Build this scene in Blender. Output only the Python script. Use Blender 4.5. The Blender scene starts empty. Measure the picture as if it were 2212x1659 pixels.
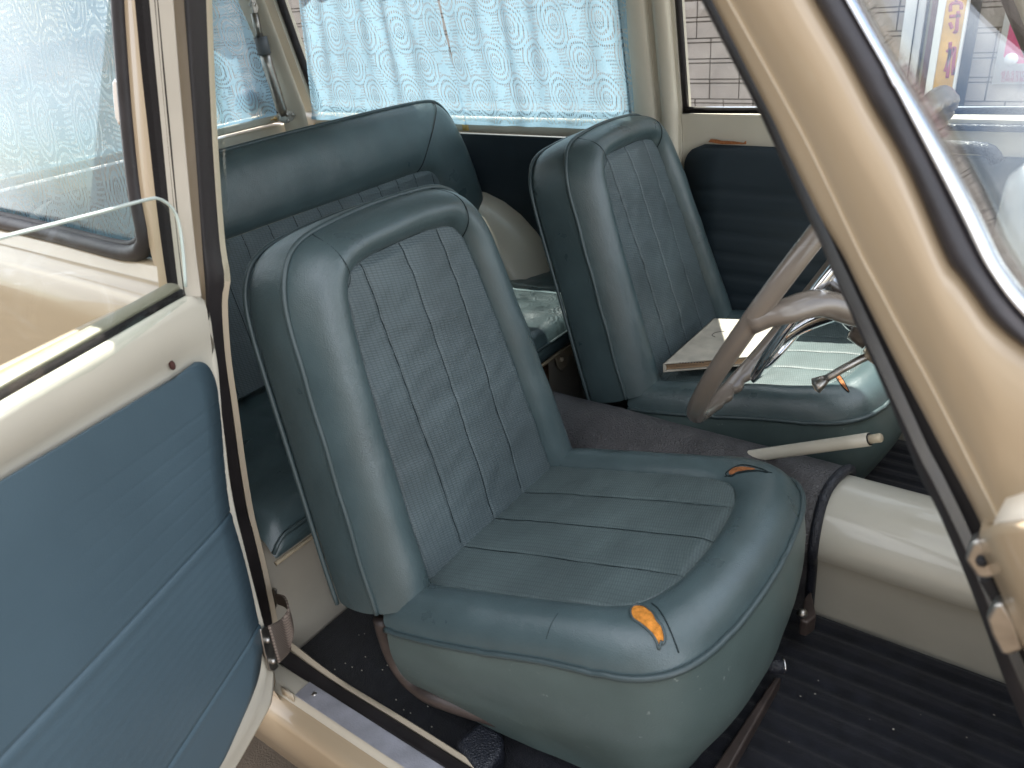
import bpy, bmesh, math, random
from mathutils import Vector, Matrix, noise
from mathutils.bvhtree import BVHTree

# ------------------------------------------------------------------ camera, world, sun, exposure
SC = bpy.context.scene
COL = SC.collection
CAM = Vector((0.0, 0.0, 1.25))
RX = Vector((0.80987345, -0.21087707, 0.54739004))     # world axes seen from the camera
RY = Vector((0.57994444, 0.42805093, -0.69313552))
RZ = Vector((-0.08814443, 0.87880787, 0.46896406))
FPX, CXP, CYP = 1660.0, 1106.0, 829.5                  # focal length in units of a 2212 x 1659 picture
cd = bpy.data.cameras.new('camera'); cam = bpy.data.objects.new('camera', cd); COL.objects.link(cam)
cam.matrix_world = Matrix(((RX.x, RX.y, RX.z, CAM.x), (RY.x, RY.y, RY.z, CAM.y), (RZ.x, RZ.y, RZ.z, CAM.z), (0, 0, 0, 1)))
cd.sensor_fit = 'HORIZONTAL'; cd.sensor_width = 36.0; cd.lens = 36.0 * FPX / 2212.0
cd.clip_start = 0.02; cd.clip_end = 2000
cd.dof.use_dof = True; cd.dof.focus_distance = 1.4; cd.dof.aperture_fstop = 7.5
SC.camera = cam

SUN_AZ, SUN_EL = math.radians(130), math.radians(62)    # azimuth from +X towards +Y
w = bpy.data.worlds.new('World'); SC.world = w; w.use_nodes = True
nt = w.node_tree
for n in list(nt.nodes): nt.nodes.remove(n)
def wn(t, **k):
    n = nt.nodes.new(t)
    for a, v in k.items(): setattr(n, a, v)
    return n
sky = wn('ShaderNodeTexSky', sky_type='NISHITA', sun_disc=False, sun_elevation=SUN_EL, sun_rotation=math.radians(90) - SUN_AZ)
tcw = wn('ShaderNodeTexCoord'); nz = wn('ShaderNodeTexNoise'); nz.inputs['Scale'].default_value = 2.6; nz.inputs['Detail'].default_value = 9; nz.inputs['Roughness'].default_value = 0.55
rp = wn('ShaderNodeValToRGB'); rp.color_ramp.elements[0].position = 0.36; rp.color_ramp.elements[1].position = 0.58
mxw = wn('ShaderNodeMix', data_type='RGBA'); mxw.inputs['B'].default_value = (9.5, 9.7, 10.0, 1)
bg = wn('ShaderNodeBackground'); bg.inputs['Strength'].default_value = 0.115
ow = wn('ShaderNodeOutputWorld')
nt.links.new(tcw.outputs['Generated'], nz.inputs['Vector']); nt.links.new(nz.outputs['Fac'], rp.inputs['Fac'])
nt.links.new(rp.outputs['Color'], mxw.inputs['Factor']); nt.links.new(sky.outputs['Color'], mxw.inputs['A'])
nt.links.new(mxw.outputs['Result'], bg.inputs['Color']); nt.links.new(bg.outputs['Background'], ow.inputs['Surface'])

sl = bpy.data.lights.new('sun', 'SUN'); sl.energy = 5.0; sl.angle = math.radians(0.5); sl.color = (1.0, 0.95, 0.87)
so = bpy.data.objects.new('sun', sl); COL.objects.link(so)
sdir = Vector((math.cos(SUN_AZ) * math.cos(SUN_EL), math.sin(SUN_AZ) * math.cos(SUN_EL), math.sin(SUN_EL)))
so.location = sdir * 30; so.rotation_euler = sdir.to_track_quat('Z', 'Y').to_euler()
SC.view_settings.view_transform = 'Standard'; SC.view_settings.look = 'None'
SC.view_settings.exposure = 1.65; SC.view_settings.gamma = 1.0; SC.view_settings.use_curve_mapping = False
SC.render.engine = 'CYCLES'
SC.cycles.use_denoising = True
SC.cycles.max_bounces = 14; SC.cycles.diffuse_bounces = 4; SC.cycles.glossy_bounces = 6; SC.cycles.transparent_max_bounces = 24; SC.cycles.transmission_bounces = 10
SC.cycles.sample_clamp_indirect = 6.0
random.seed(4)

# ------------------------------------------------------------------ helpers: a picture point on a real plane
def ray(p):
    a, b, c = p[0] - CXP, -(p[1] - CYP), -FPX
    return Vector((RX.x * a + RX.y * b + RX.z * c, RY.x * a + RY.y * b + RY.z * c, RZ.x * a + RZ.y * b + RZ.z * c))
def onx(p, x): d = ray(p); return CAM + d * ((x - CAM.x) / d.x)
def ony(p, y): d = ray(p); return CAM + d * ((y - CAM.y) / d.y)
def onz(p, z): d = ray(p); return CAM + d * ((z - CAM.z) / d.z)
def onp(p, q, n): d = ray(p); return CAM + d * ((Vector(q) - CAM).dot(n) / d.dot(n))
def up(px, dy=360):                                     # carry a traced edge on above the picture, up to the roof
    (x0, y0), (x1, y1) = px[0], px[1]; k = dy / (y1 - y0)
    return [(x0 - (x1 - x0) * k, y0 - dy), (x0 - (x1 - x0) * k * .5, y0 - dy * .5)] + list(px)
YC = 1.035                                              # centre line of the car
def tumble(z): return 0.21 * max(0.0, z - 0.95)
def near(p, y0):                                        # on the near body side, which leans in above the waist
    q = ony(p, y0)
    for _ in range(6): q = ony(p, y0 + tumble(q.z))
    return q
def far(p, y0):
    q = ony(p, y0)
    for _ in range(6): q = ony(p, y0 - tumble(q.z))
    return q
def spline(pts, n, closed=False):
    pts = [Vector(p) for p in pts]; m = len(pts)
    seg = m if closed else m - 1
    g = (lambda i: pts[i % m]) if closed else (lambda i: pts[min(max(i, 0), m - 1)])
    dense = []
    for i in range(seg):
        p0, p1, p2, p3 = g(i - 1), g(i), g(i + 1), g(i + 2)
        for k in range(12):
            t = k / 12
            dense.append(0.5 * ((2 * p1) + (p2 - p0) * t + (2 * p0 - 5 * p1 + 4 * p2 - p3) * t * t + (3 * p1 - p0 - 3 * p2 + p3) * t ** 3))
    dense.append(pts[0].copy() if closed else pts[-1].copy())
    L = [0]
    for a, b in zip(dense, dense[1:]): L.append(L[-1] + (b - a).length)
    out, j = [], 0
    cnt = n if closed else n - 1
    for i in range(n):
        s = L[-1] * i / cnt
        while j < len(L) - 2 and L[j + 1] < s: j += 1
        t = (s - L[j]) / max(1e-9, L[j + 1] - L[j]); out.append(dense[j].lerp(dense[j + 1], min(1, max(0, t))))
    return out

# ------------------------------------------------------------------ helpers: objects
def tag(o, label=None, cat=None, group=None, kind=None):
    if label: o['label'] = label
    if cat: o['category'] = cat
    if group: o['group'] = group
    if kind: o['kind'] = kind
    return o
def empty(name, loc=(0, 0, 0), **k):
    o = bpy.data.objects.new(name, None); COL.objects.link(o); o.location = loc; return tag(o, **k)
def wmat(o):
    m = Matrix.Translation(o.location)
    return wmat(o.parent) @ o.matrix_parent_inverse @ m if o.parent else m
def link(name, me, mat, parent=None, smooth=True, **k):
    o = bpy.data.objects.new(name, me); COL.objects.link(o)
    for m in (mat if isinstance(mat, (list, tuple)) else [mat]): me.materials.append(m)
    if smooth: me.polygons.foreach_set('use_smooth', [True] * len(me.polygons))
    if parent:
        o.parent = parent
        o.matrix_parent_inverse = wmat(parent).inverted()
    return tag(o, **k)
def mesh(name, v, f, mat, parent=None, smooth=True, uv=None, bevel=0, solid=0, sub=0, auto=None, **k):
    me = bpy.data.meshes.new(name); me.from_pydata([tuple(x) for x in v], [], f)
    if uv:
        l = me.uv_layers.new(name='UVMap')
        for lp in me.loops: l.data[lp.index].uv = uv[lp.vertex_index]
    me.validate(); me.update()
    bm = bmesh.new(); bm.from_mesh(me); bmesh.ops.recalc_face_normals(bm, faces=bm.faces[:]); bm.to_mesh(me); bm.free()
    o = link(name, me, mat, parent, smooth, **k)
    if solid:
        m = o.modifiers.new('s', 'SOLIDIFY'); m.thickness = abs(solid); m.offset = 1 if solid > 0 else -1
    if bevel:
        m = o.modifiers.new('b', 'BEVEL'); m.width = bevel; m.segments = 3; m.limit_method = 'ANGLE'; m.angle_limit = math.radians(35)
    if sub:
        m = o.modifiers.new('d', 'SUBSURF'); m.levels = m.render_levels = sub
    if smooth and (bevel or auto):
        try: me.set_sharp_from_angle(angle=math.radians(auto or 40))
        except Exception: pass
    return o
class G:
    """collects geometry for ONE mesh object"""
    def __init__(s): s.v = []; s.f = []; s.uv = []
    def add(s, v, f):
        n = len(s.v); s.v += [Vector(x) for x in v]; s.f += [tuple(i + n for i in q) for q in f]; return s
    def box(s, a, b):
        x0, y0, z0 = a; x1, y1, z1 = b
        s.add([(x0, y0, z0), (x1, y0, z0), (x1, y1, z0), (x0, y1, z0), (x0, y0, z1), (x1, y0, z1), (x1, y1, z1), (x0, y1, z1)],
              [(3, 2, 1, 0), (4, 5, 6, 7), (0, 1, 5, 4), (1, 2, 6, 5), (2, 3, 7, 6), (3, 0, 4, 7)])
        return s
    def loft(s, rows, closed=False, cap=False):
        n = len(rows[0]); v = [p for r in rows for p in r]; f = []
        for i in range(len(rows) - 1):
            for j in range(n if closed else n - 1):
                f.append((i * n + j, i * n + (j + 1) % n, (i + 1) * n + (j + 1) % n, (i + 1) * n + j))
        if cap: f.append(tuple(range(n))[::-1]); f.append(tuple((len(rows) - 1) * n + j for j in range(n)))
        s.add(v, f); return s
    def tube(s, pts, r, seg=10, closed=False, flat=None):
        pts = [Vector(p) for p in pts]; n = len(pts); rows = []
        t0 = None; up = None
        for i, p in enumerate(pts):
            a = pts[(i - 1) % n] if (closed or i > 0) else p
            b = pts[(i + 1) % n] if (closed or i < n - 1) else p
            t = (b - a)
            if t.length < 1e-9: t = t0 or Vector((0, 0, 1))
            t.normalize()
            if up is None:
                up = t.orthogonal().normalized() if flat is None else (Vector(flat) - t * t.dot(Vector(flat))).normalized()
            else:
                up = (up - t * t.dot(up)) if flat is None else (Vector(flat) - t * t.dot(Vector(flat)))
                up.normalize()
            t0 = t; sd = t.cross(up)
            rr = r(i / max(1, n - 1)) if callable(r) else r
            ra, rb = rr if isinstance(rr, tuple) else (rr, rr)
            rows.append([p + up * (ra * math.cos(2 * math.pi * k / seg)) + sd * (rb * math.sin(2 * math.pi * k / seg)) for k in range(seg)])
        if closed: rows.append(rows[0]); s.loft(rows, True)
        else: s.loft(rows, True, True)
        return s
    def ball(s, c, r, seg=10, sc=(1, 1, 1)):
        c = Vector(c); rows = []
        for i in range(1, seg):
            a = math.pi * i / seg
            rows.append([c + Vector((r * sc[0] * math.sin(a) * math.cos(2 * math.pi * k / seg), r * sc[1] * math.sin(a) * math.sin(2 * math.pi * k / seg), r * sc[2] * math.cos(a))) for k in range(seg)])
        s.loft(rows, True, True); return s
    def prism(s, poly, off):
        """closed outline poly extruded by vector off"""
        n = len(poly); off = Vector(off); v = [Vector(p) for p in poly] + [Vector(p) + off for p in poly]
        s.add(v, [tuple(range(n))[::-1], tuple(range(n, 2 * n))] + [(i, (i + 1) % n, n + (i + 1) % n, n + i) for i in range(n)]); return s
    def make(s, name, mat, parent=None, **k): return mesh(name, s.v, s.f, mat, parent, **k)
def sheet(rows, name, mat, parent=None, **k):
    return G().loft(rows).make(name, mat, parent, **k)
def bvh(o):
    me = o.evaluated_get(bpy.context.evaluated_depsgraph_get()).to_mesh(); return BVHTree.FromPolygons([v.co.copy() for v in me.vertices], [tuple(p.vertices) for p in me.polygons])
def hit(trees, p):
    best = None; d = ray(p).normalized()
    for t in trees:
        h = t.ray_cast(CAM, d)
        if h[0] is not None and (best is None or h[3] < best[3]): best = h
    return best

def interp(tab, x):
    if x <= tab[0][0]: return tab[0][1]
    for (a, b), (c, d) in zip(tab, tab[1:]):
        if x <= c:
            t = (x - a) / (c - a); return b + (d - b) * t
    return tab[-1][1]
# ------------------------------------------------------------------ materials
MATS = {}
def mat(name, col, rough=0.5, metal=0.0, spec=0.5, coat=0.0, bump=None, vary=None, dirt=None, sheen=0.0, coatr=0.05):
    """bump = list of (scale, strength, kind); vary = (scale, amount); dirt = (scale, colour, threshold)"""
    m = bpy.data.materials.new(name); m.use_nodes = True; t = m.node_tree; b = t.nodes['Principled BSDF']
    b.inputs['Base Color'].default_value = (*col, 1); b.inputs['Roughness'].default_value = rough; b.inputs['Metallic'].default_value = metal
    b.inputs['Specular IOR Level'].default_value = spec; b.inputs['Coat Weight'].default_value = coat; b.inputs['Coat Roughness'].default_value = coatr
    b.inputs['Sheen Weight'].default_value = sheen
    L = t.links.new; N = t.nodes.new
    tc = N('ShaderNodeTexCoord')
    out = None
    if vary:
        n = N('ShaderNodeTexNoise'); n.inputs['Scale'].default_value = vary[0]; n.inputs['Detail'].default_value = 6; L(tc.outputs['Object'], n.inputs['Vector'])
        mr = N('ShaderNodeMapRange'); mr.inputs['From Min'].default_value = 0.3; mr.inputs['From Max'].default_value = 0.7
        mr.inputs['To Min'].default_value = 1 - vary[1]; mr.inputs['To Max'].default_value = 1 + vary[1]; L(n.outputs['Fac'], mr.inputs['Value'])
        mu = N('ShaderNodeMix'); mu.data_type = 'RGBA'; mu.blend_type = 'MULTIPLY'; mu.inputs['Factor'].default_value = 1; mu.inputs['A'].default_value = (*col, 1)
        L(mr.outputs['Result'], mu.inputs['B']); out = mu.outputs['Result']
        rr = N('ShaderNodeMapRange'); rr.inputs['To Min'].default_value = rough * 0.8; rr.inputs['To Max'].default_value = min(1, rough * 1.25)
        L(n.outputs['Fac'], rr.inputs['Value']); L(rr.outputs['Result'], b.inputs['Roughness'])
    if dirt:
        n = N('ShaderNodeTexNoise'); n.inputs['Scale'].default_value = dirt[0]; n.inputs['Detail'].default_value = 8; n.inputs['Roughness'].default_value = 0.65; L(tc.outputs['Object'], n.inputs['Vector'])
        r = N('ShaderNodeValToRGB'); r.color_ramp.elements[0].position = dirt[2]; r.color_ramp.elements[1].position = dirt[2] + 0.06
        L(n.outputs['Fac'], r.inputs['Fac'])
        mu = N('ShaderNodeMix'); mu.data_type = 'RGBA'; L(r.outputs['Color'], mu.inputs['Factor']); mu.inputs['B'].default_value = (*dirt[1], 1)
        if out: L(out, mu.inputs['A'])
        else: mu.inputs['A'].default_value = (*col, 1)
        out = mu.outputs['Result']
    if out: L(out, b.inputs['Base Color'])
    prev = None
    for sc, st, kind in (bump or []):
        if kind == 'v':
            n = N('ShaderNodeTexVoronoi'); n.feature = 'DISTANCE_TO_EDGE'; n.inputs['Scale'].default_value = sc; h = n.outputs['Distance']
        else:
            n = N('ShaderNodeTexNoise'); n.inputs['Scale'].default_value = sc; n.inputs['Detail'].default_value = 4; h = n.outputs['Fac']
        L(tc.outputs['Object'], n.inputs['Vector'])
        bp = N('ShaderNodeBump'); bp.inputs['Strength'].default_value = st; bp.inputs['Distance'].default_value = 0.002
        L(h, bp.inputs['Height'])
        if prev: L(prev.outputs['Normal'], bp.inputs['Normal'])
        prev = bp
    if prev: L(prev.outputs['Normal'], b.inputs['Normal'])
    MATS[name] = m
    return m
M_TAN = mat('beige_body_paint', (0.42, 0.325, 0.215), 0.36, coat=0.7, coatr=0.04, vary=(3, 0.05), bump=[(9, 0.06, 'n')])
M_CREAM = mat('cream_inner_paint', (0.57, 0.53, 0.44), 0.33, coat=0.35, vary=(7, 0.05), bump=[(30, 0.05, 'n')], dirt=(26, (0.30, 0.23, 0.14), 0.745))
M_CREAM2 = mat('cream_floor_paint', (0.42, 0.385, 0.32), 0.42, coat=0.15, vary=(9, 0.08), bump=[(60, 0.08, 'n')], dirt=(21, (0.16, 0.12, 0.08), 0.72))
M_JAMB = mat('tan_jamb_paint', (0.44, 0.35, 0.235), 0.38, coat=0.4, vary=(9, 0.08), dirt=(40, (0.25, 0.18, 0.10), 0.70))
M_LIP = mat('chipped_cream_edge', (0.52, 0.44, 0.33), 0.4, coat=0.2, dirt=(70, (0.18, 0.12, 0.07), 0.70))
M_VINYL = mat('blue_grey_vinyl', (0.060, 0.090, 0.096), 0.29, spec=0.7, vary=(14, 0.12), bump=[(420, 0.25, 'v'), (60, 0.25, 'n'), (16, 0.30, 'n')])
M_VINYLS = mat('blue_grey_vinyl_skirt', (0.082, 0.116, 0.113), 0.38, spec=0.45, vary=(10, 0.12), bump=[(300, 0.15, 'v'), (18, 0.2, 'n')], dirt=(95, (0.24, 0.28, 0.27), 0.66))
M_PIPE = mat('vinyl_piping', (0.048, 0.070, 0.074), 0.36, bump=[(200, 0.2, 'n')])
M_TRIM = mat('blue_trim_vinyl', (0.070, 0.110, 0.136), 0.42, spec=0.45, vary=(5, 0.10), bump=[(500, 0.12, 'v'), (24, 0.1, 'n')], dirt=(60, (0.30, 0.36, 0.38), 0.765))
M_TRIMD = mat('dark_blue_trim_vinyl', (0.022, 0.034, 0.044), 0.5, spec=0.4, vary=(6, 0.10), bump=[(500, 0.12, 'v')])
M_RUB = mat('black_rubber', (0.022, 0.019, 0.021), 0.45, spec=0.45, vary=(30, 0.3), bump=[(120, 0.2, 'n')], dirt=(45, (0.07, 0.055, 0.05), 0.70))
M_RUBB = mat('brown_black_rubber', (0.016, 0.013, 0.014), 0.55, vary=(20, 0.25), bump=[(90, 0.25, 'n')], dirt=(38, (0.22, 0.15, 0.10), 0.735))
M_FELT = mat('black_felt', (0.018, 0.016, 0.016), 0.95, spec=0.1, bump=[(700, 0.9, 'n')])
M_CHROME = mat('chrome', (0.80, 0.80, 0.82), 0.07, 1.0, bump=[(20, 0.04, 'n')])
M_STEEL = mat('dull_steel', (0.42, 0.40, 0.37), 0.36, 1.0, vary=(60, 0.2), bump=[(150, 0.2, 'n')], dirt=(50, (0.25, 0.15, 0.07), 0.70))
M_ALU = mat('scuffed_aluminium', (0.45, 0.45, 0.50), 0.5, 0.55, vary=(40, 0.12), bump=[(420, 0.35, 'n')])
M_CARPET = mat('black_carpet', (0.012, 0.013, 0.018), 0.95, spec=0.15, sheen=0.15, vary=(40, 0.4), bump=[(600, 0.9, 'n'), (60, 0.5, 'n')])
M_MATT = mat('grey_rubber_mat', (0.056, 0.054, 0.057), 0.38, spec=0.5, bump=[(210, 1.0, 'v')], vary=(30, 0.15))
M_BLACKV = mat('black_grained_vinyl', (0.018, 0.020, 0.028), 0.4, bump=[(260, 0.9, 'v')])
M_WHEEL = mat('brown_bakelite', (0.150, 0.124, 0.102), 0.28, coat=0.4, vary=(12, 0.08), bump=[(160, 0.06, 'n')])
M_TUBE = mat('brown_painted_tube', (0.060, 0.045, 0.040), 0.4, 0.2, vary=(40, 0.25), bump=[(120, 0.2, 'n')])
M_FOAM = mat('orange_foam', (0.62, 0.24, 0.045), 0.95, spec=0.1, bump=[(500, 1.0, 'n')], vary=(160, 0.35))
M_FOAMD = mat('brown_foam', (0.30, 0.12, 0.05), 0.95, spec=0.1, bump=[(500, 1.0, 'n')], vary=(160, 0.4))
M_TORN = mat('dark_torn_edge', (0.02, 0.022, 0.025), 0.8)
M_SEAM = mat('seam_shadow_vinyl', (0.018, 0.026, 0.028), 0.9, spec=0.1)
M_WEB = mat('webbing', (0.26, 0.205, 0.17), 0.85, spec=0.2)
M_STRAP = mat('brown_leather_strap', (0.15, 0.065, 0.035), 0.55, bump=[(120, 0.3, 'n')], vary=(30, 0.2))
M_CANVAS = mat('tan_canvas', (0.34, 0.28, 0.19), 0.8, bump=[(500, 0.5, 'n')])
M_BOOK = mat('mottled_grey_cover', (0.40, 0.37, 0.31), 0.5, vary=(35, 0.18), bump=[(120, 0.1, 'n')])
M_PAPER = mat('brown_paper_edges', (0.45, 0.31, 0.20), 0.9, spec=0.1)
M_WHITE = mat('white_paint', (0.72, 0.72, 0.73), 0.5, vary=(8, 0.05))
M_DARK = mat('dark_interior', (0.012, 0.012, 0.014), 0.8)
M_IVORY = mat('ivory_plastic', (0.60, 0.52, 0.38), 0.35, coat=0.3)
M_INK = mat('dark_ink', (0.03, 0.03, 0.03), 0.7)
M_CRUMB = mat('pale_crumbs', (0.62, 0.58, 0.48), 0.8)
M_ROOF = mat('pale_headliner', (0.36, 0.345, 0.31), 0.7, bump=[(200, 0.2, 'n')])

def weave(name, c1, c2):
    m = bpy.data.materials.new(name); m.use_nodes = True; t = m.node_tree; b = t.nodes['Principled BSDF']; L = t.links.new; N = t.nodes.new
    def ma(op, a, b_=None, c=None):
        n = N('ShaderNodeMath'); n.operation = op
        for i, x in enumerate((a, b_, c)):
            if x is None: continue
            if hasattr(x, 'links'): L(x, n.inputs[i])
            else: n.inputs[i].default_value = x
        return n.outputs[0]
    uv = N('ShaderNodeUVMap'); ns = N('ShaderNodeTexNoise'); ns.inputs['Scale'].default_value = 22; ns.inputs['Detail'].default_value = 3; L(uv.outputs['UV'], ns.inputs['Vector'])
    mv = N('ShaderNodeMix'); mv.data_type = 'VECTOR'; mv.inputs['Factor'].default_value = 0.006; L(uv.outputs['UV'], mv.inputs['A']); L(ns.outputs['Color'], mv.inputs['B'])
    sp = N('ShaderNodeSeparateXYZ'); L(mv.outputs['Result'], sp.inputs[0])
    a = ma('DIVIDE', sp.outputs['X'], 0.0072); col = ma('FLOOR', a); fa = ma('SUBTRACT', ma('FRACT', a), 0.5)
    gap = ma('GREATER_THAN', ma('ABSOLUTE', fa), 0.40)
    dash = ma('SINE', ma('MULTIPLY', ma('ADD', ma('DIVIDE', sp.outputs['Y'], 0.0034), ma('ADD', ma('MULTIPLY', col, 0.5), ma('MULTIPLY', fa, 0.55))), 6.2832))
    h = ma('MULTIPLY', ma('MULTIPLY_ADD', dash, 0.32, 0.60), ma('SUBTRACT', 1.0, ma('MULTIPLY', gap, 0.62)))
    n2 = N('ShaderNodeTexNoise'); n2.inputs['Scale'].default_value = 8; n2.inputs['Detail'].default_value = 6; L(uv.outputs['UV'], n2.inputs['Vector'])
    mr = N('ShaderNodeMapRange'); mr.inputs['From Min'].default_value = .3; mr.inputs['From Max'].default_value = .7; mr.inputs['To Min'].default_value = .80; mr.inputs['To Max'].default_value = 1.2; L(n2.outputs['Fac'], mr.inputs['Value'])
    mx = N('ShaderNodeMix'); mx.data_type = 'RGBA'; mx.inputs['A'].default_value = (*c2, 1); mx.inputs['B'].default_value = (*c1, 1); L(h, mx.inputs['Factor'])
    mu = N('ShaderNodeMix'); mu.data_type = 'RGBA'; mu.blend_type = 'MULTIPLY'; mu.inputs['Factor'].default_value = 1; L(mx.outputs['Result'], mu.inputs['A']); L(mr.outputs['Result'], mu.inputs['B'])
    L(mu.outputs['Result'], b.inputs['Base Color']); b.inputs['Roughness'].default_value = 0.48; b.inputs['Specular IOR Level'].default_value = 0.45
    bp = N('ShaderNodeBump'); bp.inputs['Strength'].default_value = 0.5; bp.inputs['Distance'].default_value = 0.001; L(h, bp.inputs['Height'])
    b2 = N('ShaderNodeBump'); b2.inputs['Strength'].default_value = 0.35; b2.inputs['Distance'].default_value = 0.004; n3 = N('ShaderNodeTexNoise'); n3.inputs['Scale'].default_value = 26; n3.inputs['Detail'].default_value = 3; L(uv.outputs['UV'], n3.inputs['Vector'])
    L(n3.outputs['Fac'], b2.inputs['Height']); L(bp.outputs['Normal'], b2.inputs['Normal']); L(b2.outputs['Normal'], b.inputs['Normal'])
    return m
M_WEAVE = weave('woven_vinyl', (0.105, 0.135, 0.143), (0.046, 0.064, 0.070))
M_WEAVEC = weave('woven_vinyl_cushion', (0.104, 0.136, 0.136), (0.048, 0.070, 0.072))

def glass(name, tint=(0.96, 0.98, 0.97), rough=0.0, ior=1.5):
    m = bpy.data.materials.new(name); m.use_nodes = True; t = m.node_tree; L = t.links.new; N = t.nodes.new
    t.nodes.remove(t.nodes['Principled BSDF']); out = t.nodes['Material Output']
    tr = N('ShaderNodeBsdfTransparent'); tr.inputs['Color'].default_value = (*tint, 1)
    gl = N('ShaderNodeBsdfGlossy'); gl.inputs['Roughness'].default_value = rough; gl.inputs['Color'].default_value = (1, 1, 1, 1)
    ge = N('ShaderNodeNewGeometry'); dt = N('ShaderNodeVectorMath'); dt.operation = 'DOT_PRODUCT'; L(ge.outputs['Incoming'], dt.inputs[0]); L(ge.outputs['Normal'], dt.inputs[1])
    def ma(op, a, b=None):
        n = N('ShaderNodeMath'); n.operation = op
        for i, x in enumerate((a, b)):
            if x is None: continue
            if hasattr(x, 'links'): L(x, n.inputs[i])
            else: n.inputs[i].default_value = x
        return n.outputs[0]
    f0 = ((ior - 1) / (ior + 1)) ** 2                   # thin pane: Schlick reflectance on either face, no refraction
    fac = ma('ADD', ma('MULTIPLY', ma('POWER', ma('SUBTRACT', 1.0, ma('ABSOLUTE', dt.outputs['Value'])), 5.0), 1 - f0), f0)
    mx = N('ShaderNodeMixShader')
    L(fac, mx.inputs['Fac']); L(tr.outputs[0], mx.inputs[1]); L(gl.outputs[0], mx.inputs[2]); L(mx.outputs[0], out.inputs['Surface'])
    return m
M_GLASS = glass('window_glass')
M_SCREEN = glass('windscreen_glass', (0.95, 0.97, 0.96), ior=1.33)

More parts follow.
